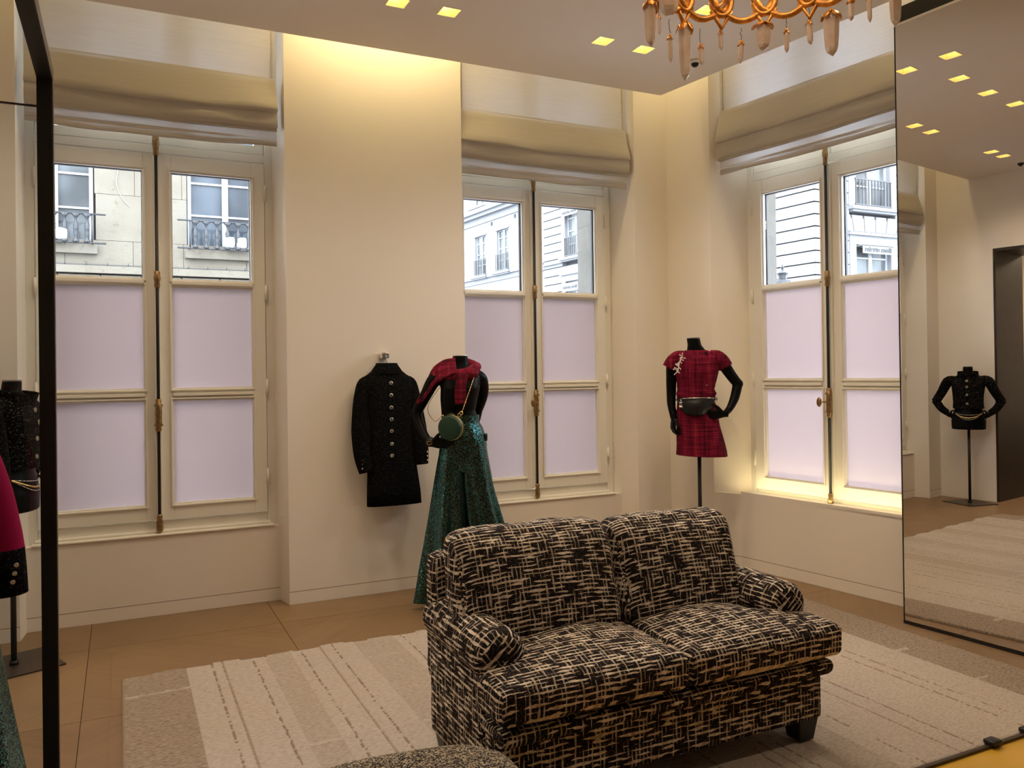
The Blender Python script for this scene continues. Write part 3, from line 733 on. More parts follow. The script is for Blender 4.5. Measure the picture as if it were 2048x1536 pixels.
def cloth_fold(n1, amp, ph=0, n2=0, z0=0, zr=1):
    def f(a, z):
        k = max(0, min(1, (z0-z)/zr)) if zr else 1
        return amp*k*(math.sin(n1*a+ph)+.5*math.sin((n2 or n1*2)*a+ph*2.3+z*1.5))
    return f

# ---- tweed dress mannequin in the corner
D = tag(empty('dress_mannequin', (3.83, 4.79, 0), az(3.83, 4.79)), 'headless black mannequin wearing short crimson tweed dress, on pole stand in the corner', 'mannequin', 'headless shop mannequins')
bm = B()
loft(bm, [ering(x, y, z, rx, ry, 28) for z, x, y, rx, ry in ((.90, .01, 0, .13, .09), (1.05, .0, 0, .155, .11), (1.15, -.01, 0, .15, .105), (1.25, -.015, 0, .125, .09), (1.33, -.015, 0, .115, .085), (1.42, -.01, -.01, .13, .10), (1.50, -.005, -.01, .14, .105), (1.57, 0, 0, .145, .085), (1.615, 0, .01, .12, .06), (1.635, -.005, .01, .07, .052), (1.68, -.018, .005, .050, .048), (1.728, -.026, 0, .048, .046))])
# viewer's right arm, hand on the hip
tube(bm, spline([(.125, .0, 1.575), (.175, .0, 1.55), (.235, .01, 1.46), (.287, .03, 1.39)], 5), lerps([.046, .046, .040, .036], 5), 16)
tube(bm, spline([(.287, .03, 1.39), (.262, .0, 1.29), (.225, -.04, 1.215), (.19, -.08, 1.178)], 5), lerps([.037, .034, .026, .022], 5), 16)
ball(bm, (.290, .03, 1.39), .037, 14, 10)
hand(bm, (.185, -.085, 1.175), (-1, -.15, -.02), (0, -.2, 1), (0, .9, -.1), .28, .14)
# viewer's left arm hanging
tube(bm, spline([(-.13, .0, 1.575), (-.178, .01, 1.54), (-.190, .02, 1.44), (-.192, .02, 1.32)], 5), lerps([.046, .045, .039, .035], 5), 16)
tube(bm, spline([(-.192, .02, 1.33), (-.192, .0, 1.25), (-.180, -.03, 1.16), (-.178, -.035, 1.14)], 5), lerps([.036, .032, .024, .022], 5), 16)
hand(bm, (-.178, -.04, 1.15), (-.03, -.05, -1), (.5, -1, 0), (1, .4, 0), .75, .05)
bake(bm, 'body', BODY, D, .0052, 4)
neck_cap(D, (-.026, 0, 1.729), .049, .047, CAPG, .03)
stand(D, 1.0, .005, .0, (.34, .34))
fold = lambda a, z: .030*math.sin(4*a+z*3)*max(0, 1.22-z)+.010*math.sin(9*a+z*22)+(.016*math.sin(z*120+a*2) if 1.28 < z < 1.40 else 0)
bm = B()
prof = [(.868, .022, .184, .140), (.90, .020, .181, .137), (1.0, .010, .168, .128), (1.09, .0, .156, .12), (1.17, -.008, .150, .115), (1.24, -.012, .140, .108), (1.28, -.015, .132, .102), (1.30, -.012, .140, .106), (1.325, -.01, .143, .108), (1.36, -.012, .134, .104), (1.42, -.008, .145, .112), (1.49, -.004, .156, .120), (1.55, 0, .165, .112), (1.59, 0, .160, .092), (1.615, -.003, .13, .073), (1.635, -.008, .095, .064), (1.642, -.01, .074, .058)]
zz = []
for a, b in zip(prof, prof[1:]):
    for k in range(4): t = k/4; zz.append(tuple(a[i]*(1-t)+b[i]*t for i in range(4)))
zz.append(prof[-1])
loft(bm, [ering(cx, -.003, z, rx, ry, 64, fold, tilt=(-.03 if z < .9 else 0)) for z, cx, rx, ry in zz], cap=False)
for s in (-1, 1):   # cap sleeves
    p = [(s*.09, 0, 1.588), (s*.140, 0, 1.580), (s*.178, .0, 1.553), (s*.204, .0, 1.512)]
    tube(bm, spline(p, 4), lerps([.052, .060, .055, .052], 4), 24, cap=False)
dr = obj('tweed_dress', bm, REDT, D, smooth=True)
bm = B(); box(bm, .058, .072, -.119, -.108, 1.382, 1.389); obj('zip_pull', bm, SILVER, dr)
# branch brooch
bm = B()
random.seed(3)
st = [Vector((-.105, -.104, 1.60)), Vector((-.125, -.115, 1.555)), Vector((-.135, -.118, 1.51)), Vector((-.150, -.112, 1.475))]
tube(bm, st, .004, 6)
for k in range(22):
    t = k/21*2.999; i = int(t); p = st[i].lerp(st[i+1], t-i); a = random.uniform(0, 2*PI); L = random.uniform(.012, .030); e = p+Vector((math.cos(a)*L, -.004, math.sin(a)*L*.8))
    tube(bm, [p, (p+e)/2+Vector((0, -.005, .004)), e], [.0035, .003, .0028], 6); ball(bm, e, .0052, 6, 5)
tag(obj('branch_brooch', bm, plain('white_enamel', (.72, .70, .66), .3), D), 'white branch shaped brooch')
# belt bag
bag = tag(empty('belt_bag', D.location, D.rotation_euler.z), 'black half moon belt bag with silver zip worn over crimson dress', 'bag')
bm = B(); rings = []
for k in range(17):
    a = -1+2*k/16; x = a*.138; hgt = .128*(1-abs(a)**2.3)**.6+.004; w = .034*(1-a*a)**.5+.004; yb = -.125+.075*a*a
    rings.append([(x-.012, yb-w*math.cos(2*PI*i/14)*(1 if math.cos(2*PI*i/14) > 0 else .3), 1.292+.006*a-hgt/2+hgt/2*math.sin(2*PI*i/14)*1.0) for i in range(14)])
loft(bm, rings); obj('pouch', bm, LEATHER, bag, smooth=True)
bm = B(); tube(bm, [(-.135, -.075, 1.286), (-.09, -.135, 1.292), (0, -.166, 1.296), (.08, -.138, 1.296), (.115, -.09, 1.29)], .0035, 8); obj('zip', bm, SILVER, bag, smooth=True)
bm = B(); loft(bm, [ering(-.012, .0, z, .153, .126, 40) for z in (1.272, 1.290)], cap=False); obj('strap', bm, LEATHER, bag, smooth=True)
bm = B(); cyl(bm, (-.118, -.122, 1.287), (-.120, -.135, 1.262), .003)
for dx in (-.007, .007):
    ring = [(-.121+dx+.013*math.cos(t*PI/6), -.140, 1.250+.013*math.sin(t*PI/6)) for t in (range(2, 11) if dx > 0 else range(-4, 5))]
    tube(bm, ring, .003, 6)
box(bm, -.133, -.107, -.143, -.137, 1.225, 1.236); obj('logo_charm', bm, SILVER, bag, smooth=True)
for q in ((-.152, -.05, 1.284), (.128, -.07, 1.284)): bm = B(); ball(bm, q, .006); obj('strap_ring', bm, SILVER, bag)

# ---- sequin trousers mannequin with scarf
T = tag(empty('trouser_mannequin', (1.945, 4.80, 0), az(1.945, 4.80)), 'headless black mannequin in flared teal sequin trousers behind the sofa, hand on hip', 'mannequin', 'headless shop mannequins')
bm = B()
loft(bm, [ering(x, y, z, rx, ry, 28) for z, x, y, rx, ry in ((1.02, .01, 0, .12, .085), (1.06, .005, 0, .13, .09), (1.12, .0, 0, .128, .092), (1.20, .0, 0, .116, .085), (1.26, -.01, 0, .108, .082), (1.33, -.005, -.01, .118, .095), (1.40, .005, -.02, .125, .105), (1.46, .0, -.01, .130, .095), (1.50, -.01, 0, .120, .075), (1.525, 0, .0, .085, .058), (1.56, .005, .0, .053, .05), (1.607, .007, .0, .048, .046))])
tube(bm, spline([(-.10, 0, 1.485), (-.160, .0, 1.455), (-.215, .01, 1.36), (-.275, .03, 1.255)], 5), lerps([.046, .046, .038, .034], 5), 16)
ball(bm, (-.278, .03, 1.25), .036, 14, 10)
tube(bm, spline([(-.278, .03, 1.255), (-.265, .01, 1.19), (-.225, -.04, 1.11), (-.178, -.09, 1.055)], 5), lerps([.036, .034, .027, .022], 5), 16)
hand(bm, (-.182, -.09, 1.062), (1, -.15, .0), (0, -.3, 1), (0, .9, -.2), .25, .13)
tube(bm, spline([(.10, .02, 1.48), (.140, .04, 1.45), (.150, .09, 1.36), (.12, .16, 1.26)], 5), lerps([.046, .043, .036, .033], 5), 16)
tube(bm, spline([(.12, .16, 1.27), (.10, .16, 1.18), (.06, .15, 1.10)], 5), lerps([.034, .03, .023], 5), 16)
hand(bm, (.06, .15, 1.11), (-.2, 0, -1), (1, .2, 0), (-.2, -1, 0), .4, .1)
bake(bm, 'body', BODY, T, .0052, 4)
neck_cap(T, (.007, 0, 1.608), .049, .047, CAPW, -.04)
# trousers: waist, hips, two flared legs
def leg_obj():
    bm = B()
    prof = [(1.222, .005, .112, .090), (1.19, .005, .114, .092), (1.15, .015, .128, .102), (1.10, .018, .142, .110), (1.04, .020, .150, .112), (.98, .018, .150, .112), (.93, .018, .144, .108), (.885, .018, .11, .10), (.86, .018, .05, .06)]
    f = lambda a, z: .010*math.sin(11*a+z*7)+.008*math.sin(5*a-z*20)
    loft(bm, [ering(x, 0, z, rx, ry, 72, f) for z, x, rx, ry in prof], cap=False)
    for s in (-1, 1):
        pr = [(1.06, .018+s*.060, .086, .105), (.98, .018+s*.068, .088, .112), (.90, .018+s*.074, .094, .114), (.78, .020+s*.084, .100, .112), (.60, .030+s*.105, .110, .122), (.40, .045+s*.125, .125, .135), (.20, .060+s*.150, .140, .150), (.045, .070+s*.170, .155, .160)]
        if s < 0: pr = [(z, x+.006*(1-z), rx+.012*(1-z), ry) for z, x, rx, ry in pr]
        P_ = []
        for a, b in zip(pr, pr[1:]):
            for k in range(5): t = k/5; P_.append(tuple(a[i]*(1-t)+b[i]*t for i in range(4)))
        P_.append(pr[-1])
        f2 = lambda a, z: (.24*math.sin(5*a+s)+.12*math.sin(9*a+z*2+s*2))*max(.0, min(1, (1.0-z)*1.3))+.006*math.sin(13*a+z*15)
        loft(bm, [ering(x, .0, z, rx, ry, 90, f2) for z, x, rx, ry in P_], cap=False)
    return bm
tr = obj('sequin_trousers', leg_obj(), SEQ, T, smooth=True)
bm = B(); loft(bm, [ering(.005, 0, z, .117, .095, 60) for z in (1.19, 1.232)], cap=False); obj('waistband', bm, SEQ, tr, smooth=True)
bm = B(); box(bm, .150, .172, -.03, .05, 1.065, 1.11); obj('pocket_flap', bm, SEQ, tr)
for s in (-1, 1): bm = B(); tube(bm, [(.05+s*.16, .02, .034), (.05+s*.165, -.10, .036), (.05+s*.17, -.19, .026)], [.04, .042, .02], 14, flat=.6); obj('shoe', bm, LEATHER, T, smooth=True)
bm = B(); box(bm, -.19, .30, -.2, .2, .0005, .008); obj('base_plate', bm, BRONZE, T)
# cuff bracelet
bm = B(); c = Vector((-.186, -.083, 1.070)); d = Vector((.55, -.45, -.65)).normalized(); tube(bm, [c-d*.018, c-d*.006, c+d*.006, c+d*.018], [.027, .029, .029, .027], 24); cf = obj('cuff_bracelet', bm, LEATHER, T, smooth=True)
bm = B()
for k in (-1, 1):
    tube(bm, [Vector((-.190+k*.005+.010*math.cos(t*PI/6)*k, -.118, 1.066+.010*math.sin(t*PI/6))) for t in range(-4, 5)], .0028, 6)
obj('gold_logo', bm, GOLDC, cf)
# scarf
sc = tag(empty('plaid_scarf', T.location, T.rotation_euler.z), 'crimson plaid scarf draped round the neck of the trouser mannequin', 'scarf')
def ribbon(bm, pts, widths, wdir, th=.006, nrm=None, wave=.0):
    pts = spline(pts, 6); widths = lerps(widths, 6); wd0 = Vector(wdir)
    rings = []
    for i, p in enumerate(pts):
        t = (pts[min(i+1, len(pts)-1)]-pts[max(i-1, 0)]).normalized(); w = (wd0-wd0.dot(t)*t).normalized(); n = t.cross(w); row = []
        m = 10
        for k in range(m+1): u = k/m-.5; row.append(p+w*u*widths[i]+n*(th/2+wave*math.sin(u*14+i*.25)))
        for k in range(m, -1, -1): u = k/m-.5; row.append(p+w*u*widths[i]+n*(-th/2+wave*math.sin(u*14+i*.25)))
        rings.append(row)
    loft(bm, rings)
bm = B()
R_ = []
for k in range(49):
    a = 2*PI*k/48; x = .005+.098*math.cos(a); y = -.005+.080*math.sin(a); z = 1.515+.030*math.sin(a)+.012*math.cos(a)
    R_.append((Vector((x, y, z)), a))
rings = []
for p, a in R_[:-1]:
    out = Vector((math.cos(a), math.sin(a), 0)); row = []
    for i in range(16):
        b = 2*PI*i/16; rr = .034+.004*math.sin(3*b+a*4)+.003*math.sin(7*a)
        row.append(p+out*math.cos(b)*rr*1.0+Vector((0, 0, 1))*math.sin(b)*rr*(1.15))
    rings.append(row)
rings.append(rings[0]); loft(bm, rings, cap=False)
ball(bm, (.065, -.085, 1.495), (.055, .035, .040), 16, 12)
obj('wrap', bm, SCARFM, sc, smooth=True)
bm = B(); ribbon(bm, [(-.02, -.075, 1.545), (-.075, -.065, 1.530), (-.135, -.045, 1.495), (-.180, -.03, 1.445), (-.215, -.02, 1.38), (-.245, -.01, 1.335), (-.272, -.005, 1.305)], [.12, .13, .12, .075, .06, .045, .008], (.45, -.6, -.62), .010, wave=.004); obj('shoulder_end', bm, SCARFM, sc, smooth=True)
bm = B(); ribbon(bm, [(.03, -.118, 1.495), (.012, -.128, 1.44), (.005, -.125, 1.38), (.008, -.115, 1.305)], [.06, .068, .072, .074], (1, 0, 0), .010, wave=.002); obj('hanging_end', bm, SCARFM, sc, smooth=True)
# round green bag on chain
gb = tag(empty('round_bag', T.location, T.rotation_euler.z), 'round dark green leather bag hanging at the hip of the trouser mannequin', 'bag')
def disc_rings(c, ax, prof, n=40):
    ax = Vector(ax).normalized(); u = ax.cross(Vector((0, 0, 1))).normalized(); v = ax.cross(u); return [[Vector(c)+ax*d+(u*math.cos(2*PI*i/n)+v*math.sin(2*PI*i/n))*r for i in range(n)] for d, r in prof]
AX = (-.45, -.89, 0)
bc = (-.055, -.165, 1.162)
bm = B(); loft(bm, disc_rings(bc, AX, [(-.036, .068), (-.034, .074), (-.004, .077), (.0, .0755), (.004, .077), (.030, .075), (.034, .070), (.036, .062)])); obj('case', bm, GREEN, gb, smooth=True)
bm = B(); 
for d in (-.005, .005):
    rr = disc_rings(bc, AX, [(d, .0775)])[0]; tube(bm, rr+[rr[0]], .0018, 6)
obj('zip', bm, GOLDC, gb, smooth=True)
bm = B(); a = Vector((.10, -.10, 1.495)); b = Vector((.012, -.165, 1.255)); n = 26
for k in range(n):
    p = a.lerp(b, k/n); q = a.lerp(b, (k+1.15)/n); tube(bm, [p, q], .0032 if k % 2 else .0022, 6)
for q in ((.008, -.166, 1.25), (-.004, -.166, 1.238)): 
    tube(bm, [Vector(q)+Vector((.010*math.cos(t*PI/6), 0, .010*math.sin(t*PI/6))) for t in range(13)], .0022, 6)
tube(bm, [(-.10, -.17, 1.225), (-.104, -.17, 1.243)], .004, 6)
tube(bm, spline([(-.104, -.165, 1.243), (-.16, -.09, 1.20), (-.2, .05, 1.3), (-.05, .12, 1.5)], 5), .002, 6)
obj('chain_strap', bm, GOLDC, gb, smooth=True)
bm = B(); tube(bm, spline([(-.085, -.175, 1.232), (-.055, -.178, 1.248), (-.025, -.175, 1.236)], 5), .004, 8); obj('handle', bm, GREEN, gb, smooth=True)

# ---- cropped jacket mannequin at the left, reflected in the mirror
J = tag(empty('jacket_mannequin', (-.515, 4.965, 0), math.radians(66.1)), 'headless black torso in cropped dark tweed jacket on pole stand behind the black frame', 'mannequin', 'headless shop mannequins')
bm = B()
loft(bm, [ering(0, y, z, rx, ry, 28) for z, y, rx, ry in ((.806, 0, .158, .105), (.815, 0, .165, .11), (.90, 0, .168, .112), (.98, 0, .150, .10), (1.05, 0, .128, .09), (1.12, 0, .122, .088), (1.20, -.01, .135, .10), (1.28, -.015, .142, .11), (1.34, -.005, .150, .09), (1.38, .0, .12, .065), (1.405, 0, .07, .052), (1.44, 0, .05, .047), (1.488, -.004, .047, .045))])
for s in (-1, 1):
    tube(bm, spline([(s*.13, 0, 1.345), (s*.19, .0, 1.31), (s*.25, .02, 1.21), (s*.315, .05, 1.10)], 5), lerps([.044, .044, .037, .033], 5), 14)
    tube(bm, spline([(s*.315, .05, 1.11), (s*.26, .03, 1.03), (s*.195, .01, .965), (s*.18, .0, .955)], 5), lerps([.035, .032, .024, .021], 5), 14)
    hand(bm, (s*.185, .0, .965), (-s*.5, .85, -.35), (s*.3, .2, 1), (-s*.8, -.4, 0), .3, .1, .16)
bake(bm, 'body', BODY, J, .006, 4)
neck_cap(J, (0, -.004, 1.489), .049, .046, CAPG, 0)
stand(J, .82, 0, 0, (.38, .38), math.radians(-45), .014)
bm = B(); f = lambda a, z: .012*math.sin(7*a+z*18)+.006*math.sin(15*a)
loft(bm, [ering(0, -.003, z, rx, ry, 60, f) for z, rx, ry in ((1.032, .150, .118), (1.05, .150, .116), (1.10, .146, .112), (1.18, .150, .118), (1.26, .160, .128), (1.33, .168, .112), (1.365, .155, .088), (1.39, .115, .075), (1.41, .08, .066))], cap=False)
for s in (-1, 1):
    tube(bm, spline([(s*.13, 0, 1.335), (s*.195, .0, 1.325), (s*.255, .02, 1.21), (s*.318, .05, 1.105)], 4), lerps([.054, .055, .048, .044], 4), 20, cap=False)
    tube(bm, spline([(s*.318, .05, 1.12), (s*.265, .03, 1.035), (s*.205, .01, .985)], 4), lerps([.044, .039, .034], 4), 20, cap=False)
jk = obj('tweed_jacket', bm, JTWEED, J, smooth=True)
bm = B()
for s in (-1, 1): ribbon(bm, [(s*.012, -.098, 1.372), (s*.065, -.092, 1.385), (s*.098, -.03, 1.405), (s*.075, .05, 1.415), (0, .07, 1.42)], [.035, .085, .060, .055, .05], (0, -.35, 1), .007)
obj('collar', bm, JTWEED, jk, smooth=True)
def button(parent, x, y, z, r=.012, mat=None, rot=(0, -1, 0)):
    bm = B(); d = Vector(rot).normalized(); c = Vector((x, y, z)); R = disc_rings(c, d, [(0, r*.8), (.003, r), (.006, r*.9), (.005, r*.55), (.0055, r*.2)], 16); loft(bm, R); return obj('button', bm, mat or GOLDB, parent, smooth=True)
GOLDB = plain('antique_gold', (.34, .27, .19), .35, metal=.8)
for k, z in enumerate((1.335, 1.27, 1.185, 1.09)): button(jk, .012, (-.112, -.132, -.121, -.118)[k], z, .014)
cb = tag(empty('chain_belt', J.location, J.rotation_euler.z), 'thin triple chain belt hanging at the waist of the jacket mannequin', 'belt')
for k, (dz, r) in enumerate(((0, .0028), (-.032, .0048), (-.052, .0028))):
    bm = B(); pts = []
    for i in range(33):
        a = -1+2*i/32; pts.append((.13*a, -.128+.07*a*a*abs(a), .985+dz*(1-a*a)-.018*(1-a*a)))
    if k == 1: tube(bm, pts, r, 8)
    else:
        for i in range(0, 32, 1): tube(bm, [pts[i], pts[i+1]], r if i % 2 else r*.6, 6)
    obj('chain', bm, GOLDC if k == 1 else SILVER, cb, smooth=True)

# ---- dressed mannequin cut by the left edge
G = tag(empty('coat_mannequin', (-.52, 2.33, 0), az(-.52, 2.33)), 'black coat with magenta sleeve and sequin skirt at the left edge before the black frame', 'mannequin')
bm = B()
loft(bm, [ering(0, 0, z, rx, ry, 28) for z, rx, ry in ((.80, .15, .1), (1.0, .15, .1), (1.15, .12, .085), (1.3, .13, .1), (1.42, .15, .09), (1.47, .11, .06), (1.5, .06, .05), (1.56, .05, .047))])
bake(bm, 'body', BODY, G, .008, 3)
bm = B(); f = lambda a, z: .012*math.sin(7*a+z*8)
loft(bm, [ering(0, .01, z, rx, ry, 48, f) for z, rx, ry in ((.95, .185, .13), (1.1, .165, .12), (1.25, .16, .115), (1.38, .175, .11), (1.45, .17, .085), (1.48, .12, .07), (1.50, .07, .06))], cap=False)
tube(bm, spline([(.14, 0, 1.44), (.200, .03, 1.40), (.225, .04, 1.25), (.236, .04, 1.12), (.236, .03, 1.0)], 5), lerps([.062, .062, .056, .050, .046], 5), 24, cap=False)
tube(bm, spline([(-.12, 0, 1.44), (-.17, 0, 1.40), (-.19, .0, 1.25), (-.19, .0, 1.0)], 5), lerps([.062, .062, .056, .045], 5), 24, cap=False)
coat = obj('black_coat', bm, BTWEED, G, smooth=True)
bm = B(); tube(bm, spline([(.14, -.09, 1.46), (.178, -.08, 1.36), (.222, -.065, 1.24), (.246, -.06, 1.14), (.256, -.06, 1.078)], 5), lerps([.050, .050, .046, .043, .042], 5), 24, cap=False)
sl = tag(obj('magenta_sleeve', bm, MAGENTA, G, smooth=True), 'magenta wool sleeve')
bm = B(); tube(bm, [(.253, -.06, 1.085), (.256, -.061, 1.03), (.258, -.062, .975)], [.0445, .0455, .046], 24); cu = obj('black_cuff', bm, BTWEED, sl, smooth=True)
for k, z in enumerate((1.062, 1.042, 1.022)): button(cu, .272-.004*k, -.108, z-.01, .006, SILVER, (.2, -1, 0))
bm = B(); f = lambda a, z: .09*math.sin(7*a)*max(0, 1.02-z)
loft(bm, [ering(.02, .0, z, max(.16, .205+.15*(1.0-z)), .12+.15*(1.05-z), 90, f) for z in [1.05-.05*k for k in range(21)]], cap=False)
obj('sequin_skirt', bm, SEQ, G, smooth=True)
bm = B(); box(bm, -.2, .2, -.2, .2, .0005, .008); obj('base_plate', bm, BRONZE, G); bm = B(); cyl(bm, (0, 0, .008), (0, 0, .85), .014); obj('pole', bm, BLACKM, G, smooth=True)

# ================================================================ BLACK COAT ON WALL HOOK
K = tag(empty('hanging_coat', (1.623, YA-.085, 0)), 'long black tweed coat with seven buttons hanging on the plain wall', 'coat')
bm = B()
f = lambda a, z: .006*math.sin(9*a+z*5)
def cring(z, x, hw, d): return ering(x, 0, z, hw, d, 40, f, sq=.72)
loft(bm, [cring(*r) for r in ((.612, .045, .190, .060), (.70, .043, .186, .060), (.85, .035, .172, .062), (1.0, .025, .160, .064), (1.15, .02, .152, .066), (1.30, .012, .160, .068), (1.40, .01, .172, .066), (1.445, .006, .178, .058), (1.475, .004, .168, .048), (1.495, .003, .135, .045), (1.515, .003, .110, .045))], cap=True)
cb_ = obj('coat_body', bm, BTWEED, K, smooth=True)
bm = B(); loft(bm, [ering(.003, 0, z, rx, ry, 36, tilt=0, sq=.8) for z, rx, ry in ((1.50, .118, .052), (1.53, .098, .050), (1.56, .076, .048), (1.572, .072, .046), (1.565, .060, .036), (1.53, .060, .034))], cap=False); obj('collar', bm, BTWEED, K, smooth=True)
for s in (-1, 1):
    bm = B()
    if s < 0: p = [(-.125, 0, 1.445), (-.155, 0, 1.425), (-.172, .0, 1.30), (-.182, -.01, 1.12), (-.178, -.02, .96), (-.158, -.03, .845)]
    else: p = [(.135, 0, 1.445), (.165, 0, 1.425), (.188, .0, 1.30), (.212, -.01, 1.12), (.228, -.02, .98), (.234, -.03, .875)]
    tube(bm, spline(p, 5), lerps([.035, .050, .060, .066, .058, .046], 5), 20, flat=.75, up=(0, 1, 0))
    sv = obj('sleeve', bm, BTWEED, K, smooth=True)
    for k in range(3): button(sv, p[5][0]+s*.030, -.055, p[5][2]+.03+.028*k, .007, SILVER, (s*.8, -1, 0))
for k, py in enumerate((766, 790, 814, 837, 860, 885, 908)): button(cb_, .011, -.066, 1.622-(py-712)*.00343, .0135, SILVER)
HK = tag(empty('wall_hook', (1.623, YA, 1.622)), 'square chrome wall hook holding the black coat hanger', 'hook')
bm = B(); box(bm, -.027, .012, -.085, 0, -.018, .018); box(bm, .014, .030, -.06, 0, -.018, .018); obj('block', bm, CHROME, HK, auto=.002)
HG = tag(empty('coat_hanger', (1.623, YA-.085, 0)), 'black hanger with thin metal hook inside the black coat collar', 'hanger')
bm = B(); tube(bm, [(.004, 0, 1.55), (.004, 0, 1.585), (.002, 0, 1.612), (-.008, .0, 1.6425), (-.020, .0, 1.648), (-.030, 0, 1.640)], .0022, 8); obj('hook', bm, CHROME, HG, smooth=True)
bm = B(); tube(bm, spline([(-.15, 0, 1.44), (-.05, 0, 1.50), (0, 0, 1.55), (.05, 0, 1.50), (.16, 0, 1.44)], 5), .012, 8); obj('bar', bm, LEATHER, HG, smooth=True)

# ================================================================ CHANDELIER
CH = tag(empty('crystal_chandelier', (1.96, 2.05, 0), YAW*-1), 'gilt ring chandelier with hanging rock crystals at the top right', 'chandelier')
Rr = .42; FY = 2.70; f_ = 1622.2
def ringpt(px, far=True, r=Rr):
    """point of the ring whose bearing from the room's viewpoint matches the crystal's place"""
    k = (px-1024)/f_; cx, cy = .87, 2.70
    A_ = k*k+1; B_ = -2*(k*cx+cy); C_ = cx*cx+cy*cy-r*r; d = B_*B_-4*A_*C_
    if d < 0: d = 0
    y = (-B_+(math.sqrt(d) if far else -math.sqrt(d)))/(2*A_); return Vector((k*y-cx, y-cy, 0)), y
ZR = 2.86
def crystal(name, p, top, bot, r, wire_top, big, seed):
    g_ = empty(name, (p.x, p.y, 0), 0, CH); random.seed(seed); n = 6
    ang = random.random(); L = top-bot; lean_ = random.uniform(-.05, .05)*(0 if big else 1)
    bm = B(); rings = []
    prof = ((0, .55), (.06, .82), (.16, 1), (.5, .93 if big else .97), (.80, .80 if big else .93), (.90, .62)) if not name.startswith('x') else ()
    for t, k in prof: rings.append([(lean_*t*.5*L*3+r*k*math.cos(ang+2*PI*i/n)*(1+.12*math.sin(i*2+seed)), r*k*math.sin(ang+2*PI*i/n), top-L*t) for i in range(n)])
    tip = (lean_*1.5*L+random.uniform(-.3, .3)*r, 0, bot); rings.append([tuple(Vector(tip)+Vector((.0008*math.cos(2*PI*i/n), .0008*math.sin(2*PI*i/n), 0))) for i in range(n)])
    loft(bm, rings); obj('crystal_point', bm, CRYSTAL, g_)
    bm = B()
    cr = r*1.18
    for i in range(5 if big else 4):
        a0 = 2*PI*i/(5 if big else 4)+seed
        rows = []
        for t, k, w in ((0, .10, .25), (.10, .62, .5), (.25, 1.02, .55), (.42 if big else .3, 1.16, .38), (.52 if big else .38, 1.22, .04)):
            zt = top+.012-(L*.32 if big else .035)*t*1.3; rows.append([(cr*k*math.cos(a0+u*w), cr*k*math.sin(a0+u*w), zt) for u in (-1, -.5, 0, .5, 1)])
        loft(bm, rows, cap=False, closed=False)
    ball(bm, (0, 0, top+.010), r*.35 if big else r*.8, 8, 6)
    o = obj('gilt_cap', bm, GOLD, g_, smooth=True); m = o.modifiers.new('s', 'SOLIDIFY'); m.thickness = .0015
    if wire_top > top+.01:
        bm = B(); k = 5; tube(bm, [(random.uniform(-.004, .004)*(0 < i < k), 0, wire_top+(top+.012-wire_top)*i/k) for i in range(k+1)], .0012, 5); obj('wire', bm, BRONZE, g_)
def zat(y, py, px): return 1.5+((743.7-.0137*(px-1024))-py)/f_*y
BIG = [(1308, 4, 92, 11, False, .30), (1346, -45, 30, 24, False, .36), (1377.5, 46, 161, 13, True, .42), (1534, 50, 100, 16, True, .42), (1671, 25, 111, 14.5, True, .42), (1800, -40, 51, 13, False, .42)]
SML = [(1326, 34, 68, 3.4, 0, .38), (1347.5, 76, 124, 5, 36, .42), (1409, 94, 129, 5, 56, .42), (1449, 66, 99, 4.5, 46, .42), (1490, 88, 126, 5.5, 54, .42), (1581.5, 64, 104, 4.8, 36, .42), (1627, 47, 88, 5.5, 14, .42), (1711, 2, 40, 6.5, -30, .42), (1747, -5, 43, 5, -40, .42)]
for i, (px, a, b, w_, far, r) in enumerate(BIG):
    p, y = ringpt(px, True, r); crystal('crystal_drop', p, zat(y, a, px), zat(y, b, px), w_/f_*y, ZR-.0 if i < 2 or i == 5 else 0, True, i+1)
for i, (px, a, b, w_, wt, r) in enumerate(SML):
    p, y = ringpt(px, True, r); crystal('small_crystal_drop', p, zat(y, a, px), zat(y, b, px), w_/f_*y, zat(y, wt, px), False, i+11)
def gold(name, pts, r=.013, n=8): bm = B(); tube(bm, pts, r, n); return obj(name, bm, GOLD, CH, smooth=True)
def pol(a, r, z): return Vector((r*math.cos(a), r*math.sin(a), z))
# twisted links: swag, loop, V point, repeated around the ring
NL = 16
zb_ = zat(2.7+.42, 42, 1480)
for k in range(NL):
    a0 = 2*PI*(k+.30)/NL; a1 = 2*PI*(k+1.30)/NL; da = a1-a0
    sw = [pol(a0+da*t, Rr, zb_+.058-.050*math.sin(PI*t)**.8) for t in [i/12 for i in range(13)]]
    gold('swag_link', [pol(a0-da*.22, Rr+.012, zb_+.085)]+[pol(a0-da*.06, Rr+.006, zb_+.040)]+[pol(a0+da*(.10+.80*i/10), Rr, zb_+.028-.026*math.sin(PI*i/10)) for i in range(11)]+[pol(a1+da*.06, Rr-.006, zb_+.040), pol(a1+da*.22, Rr-.012, zb_+.085)], .0125)
    gold('loop_link', [pol(a0, Rr-.004, zb_+.075)+Vector((math.cos(a0+PI/2), math.sin(a0+PI/2), 0))*.040*math.cos(t*PI/9)+Vector((0, 0, .055*math.sin(t*PI/9))) for t in range(19)], .011)
    gold('point_link', [pol(a0-da*.24, Rr, zb_+.040), pol(a0, Rr, zb_-.028), pol(a0+da*.24, Rr, zb_+.040)], .0095)
gold('upper_ring', [pol(2*PI*i/48, Rr, zb_+.115+.008*math.sin(i*1.7)) for i in range(49)], .013, 10)
gold('inner_ring', [pol(2*PI*i/48, Rr*.62, zb_+.155+.008*math.sin(i*1.3)) for i in range(49)], .012, 10)
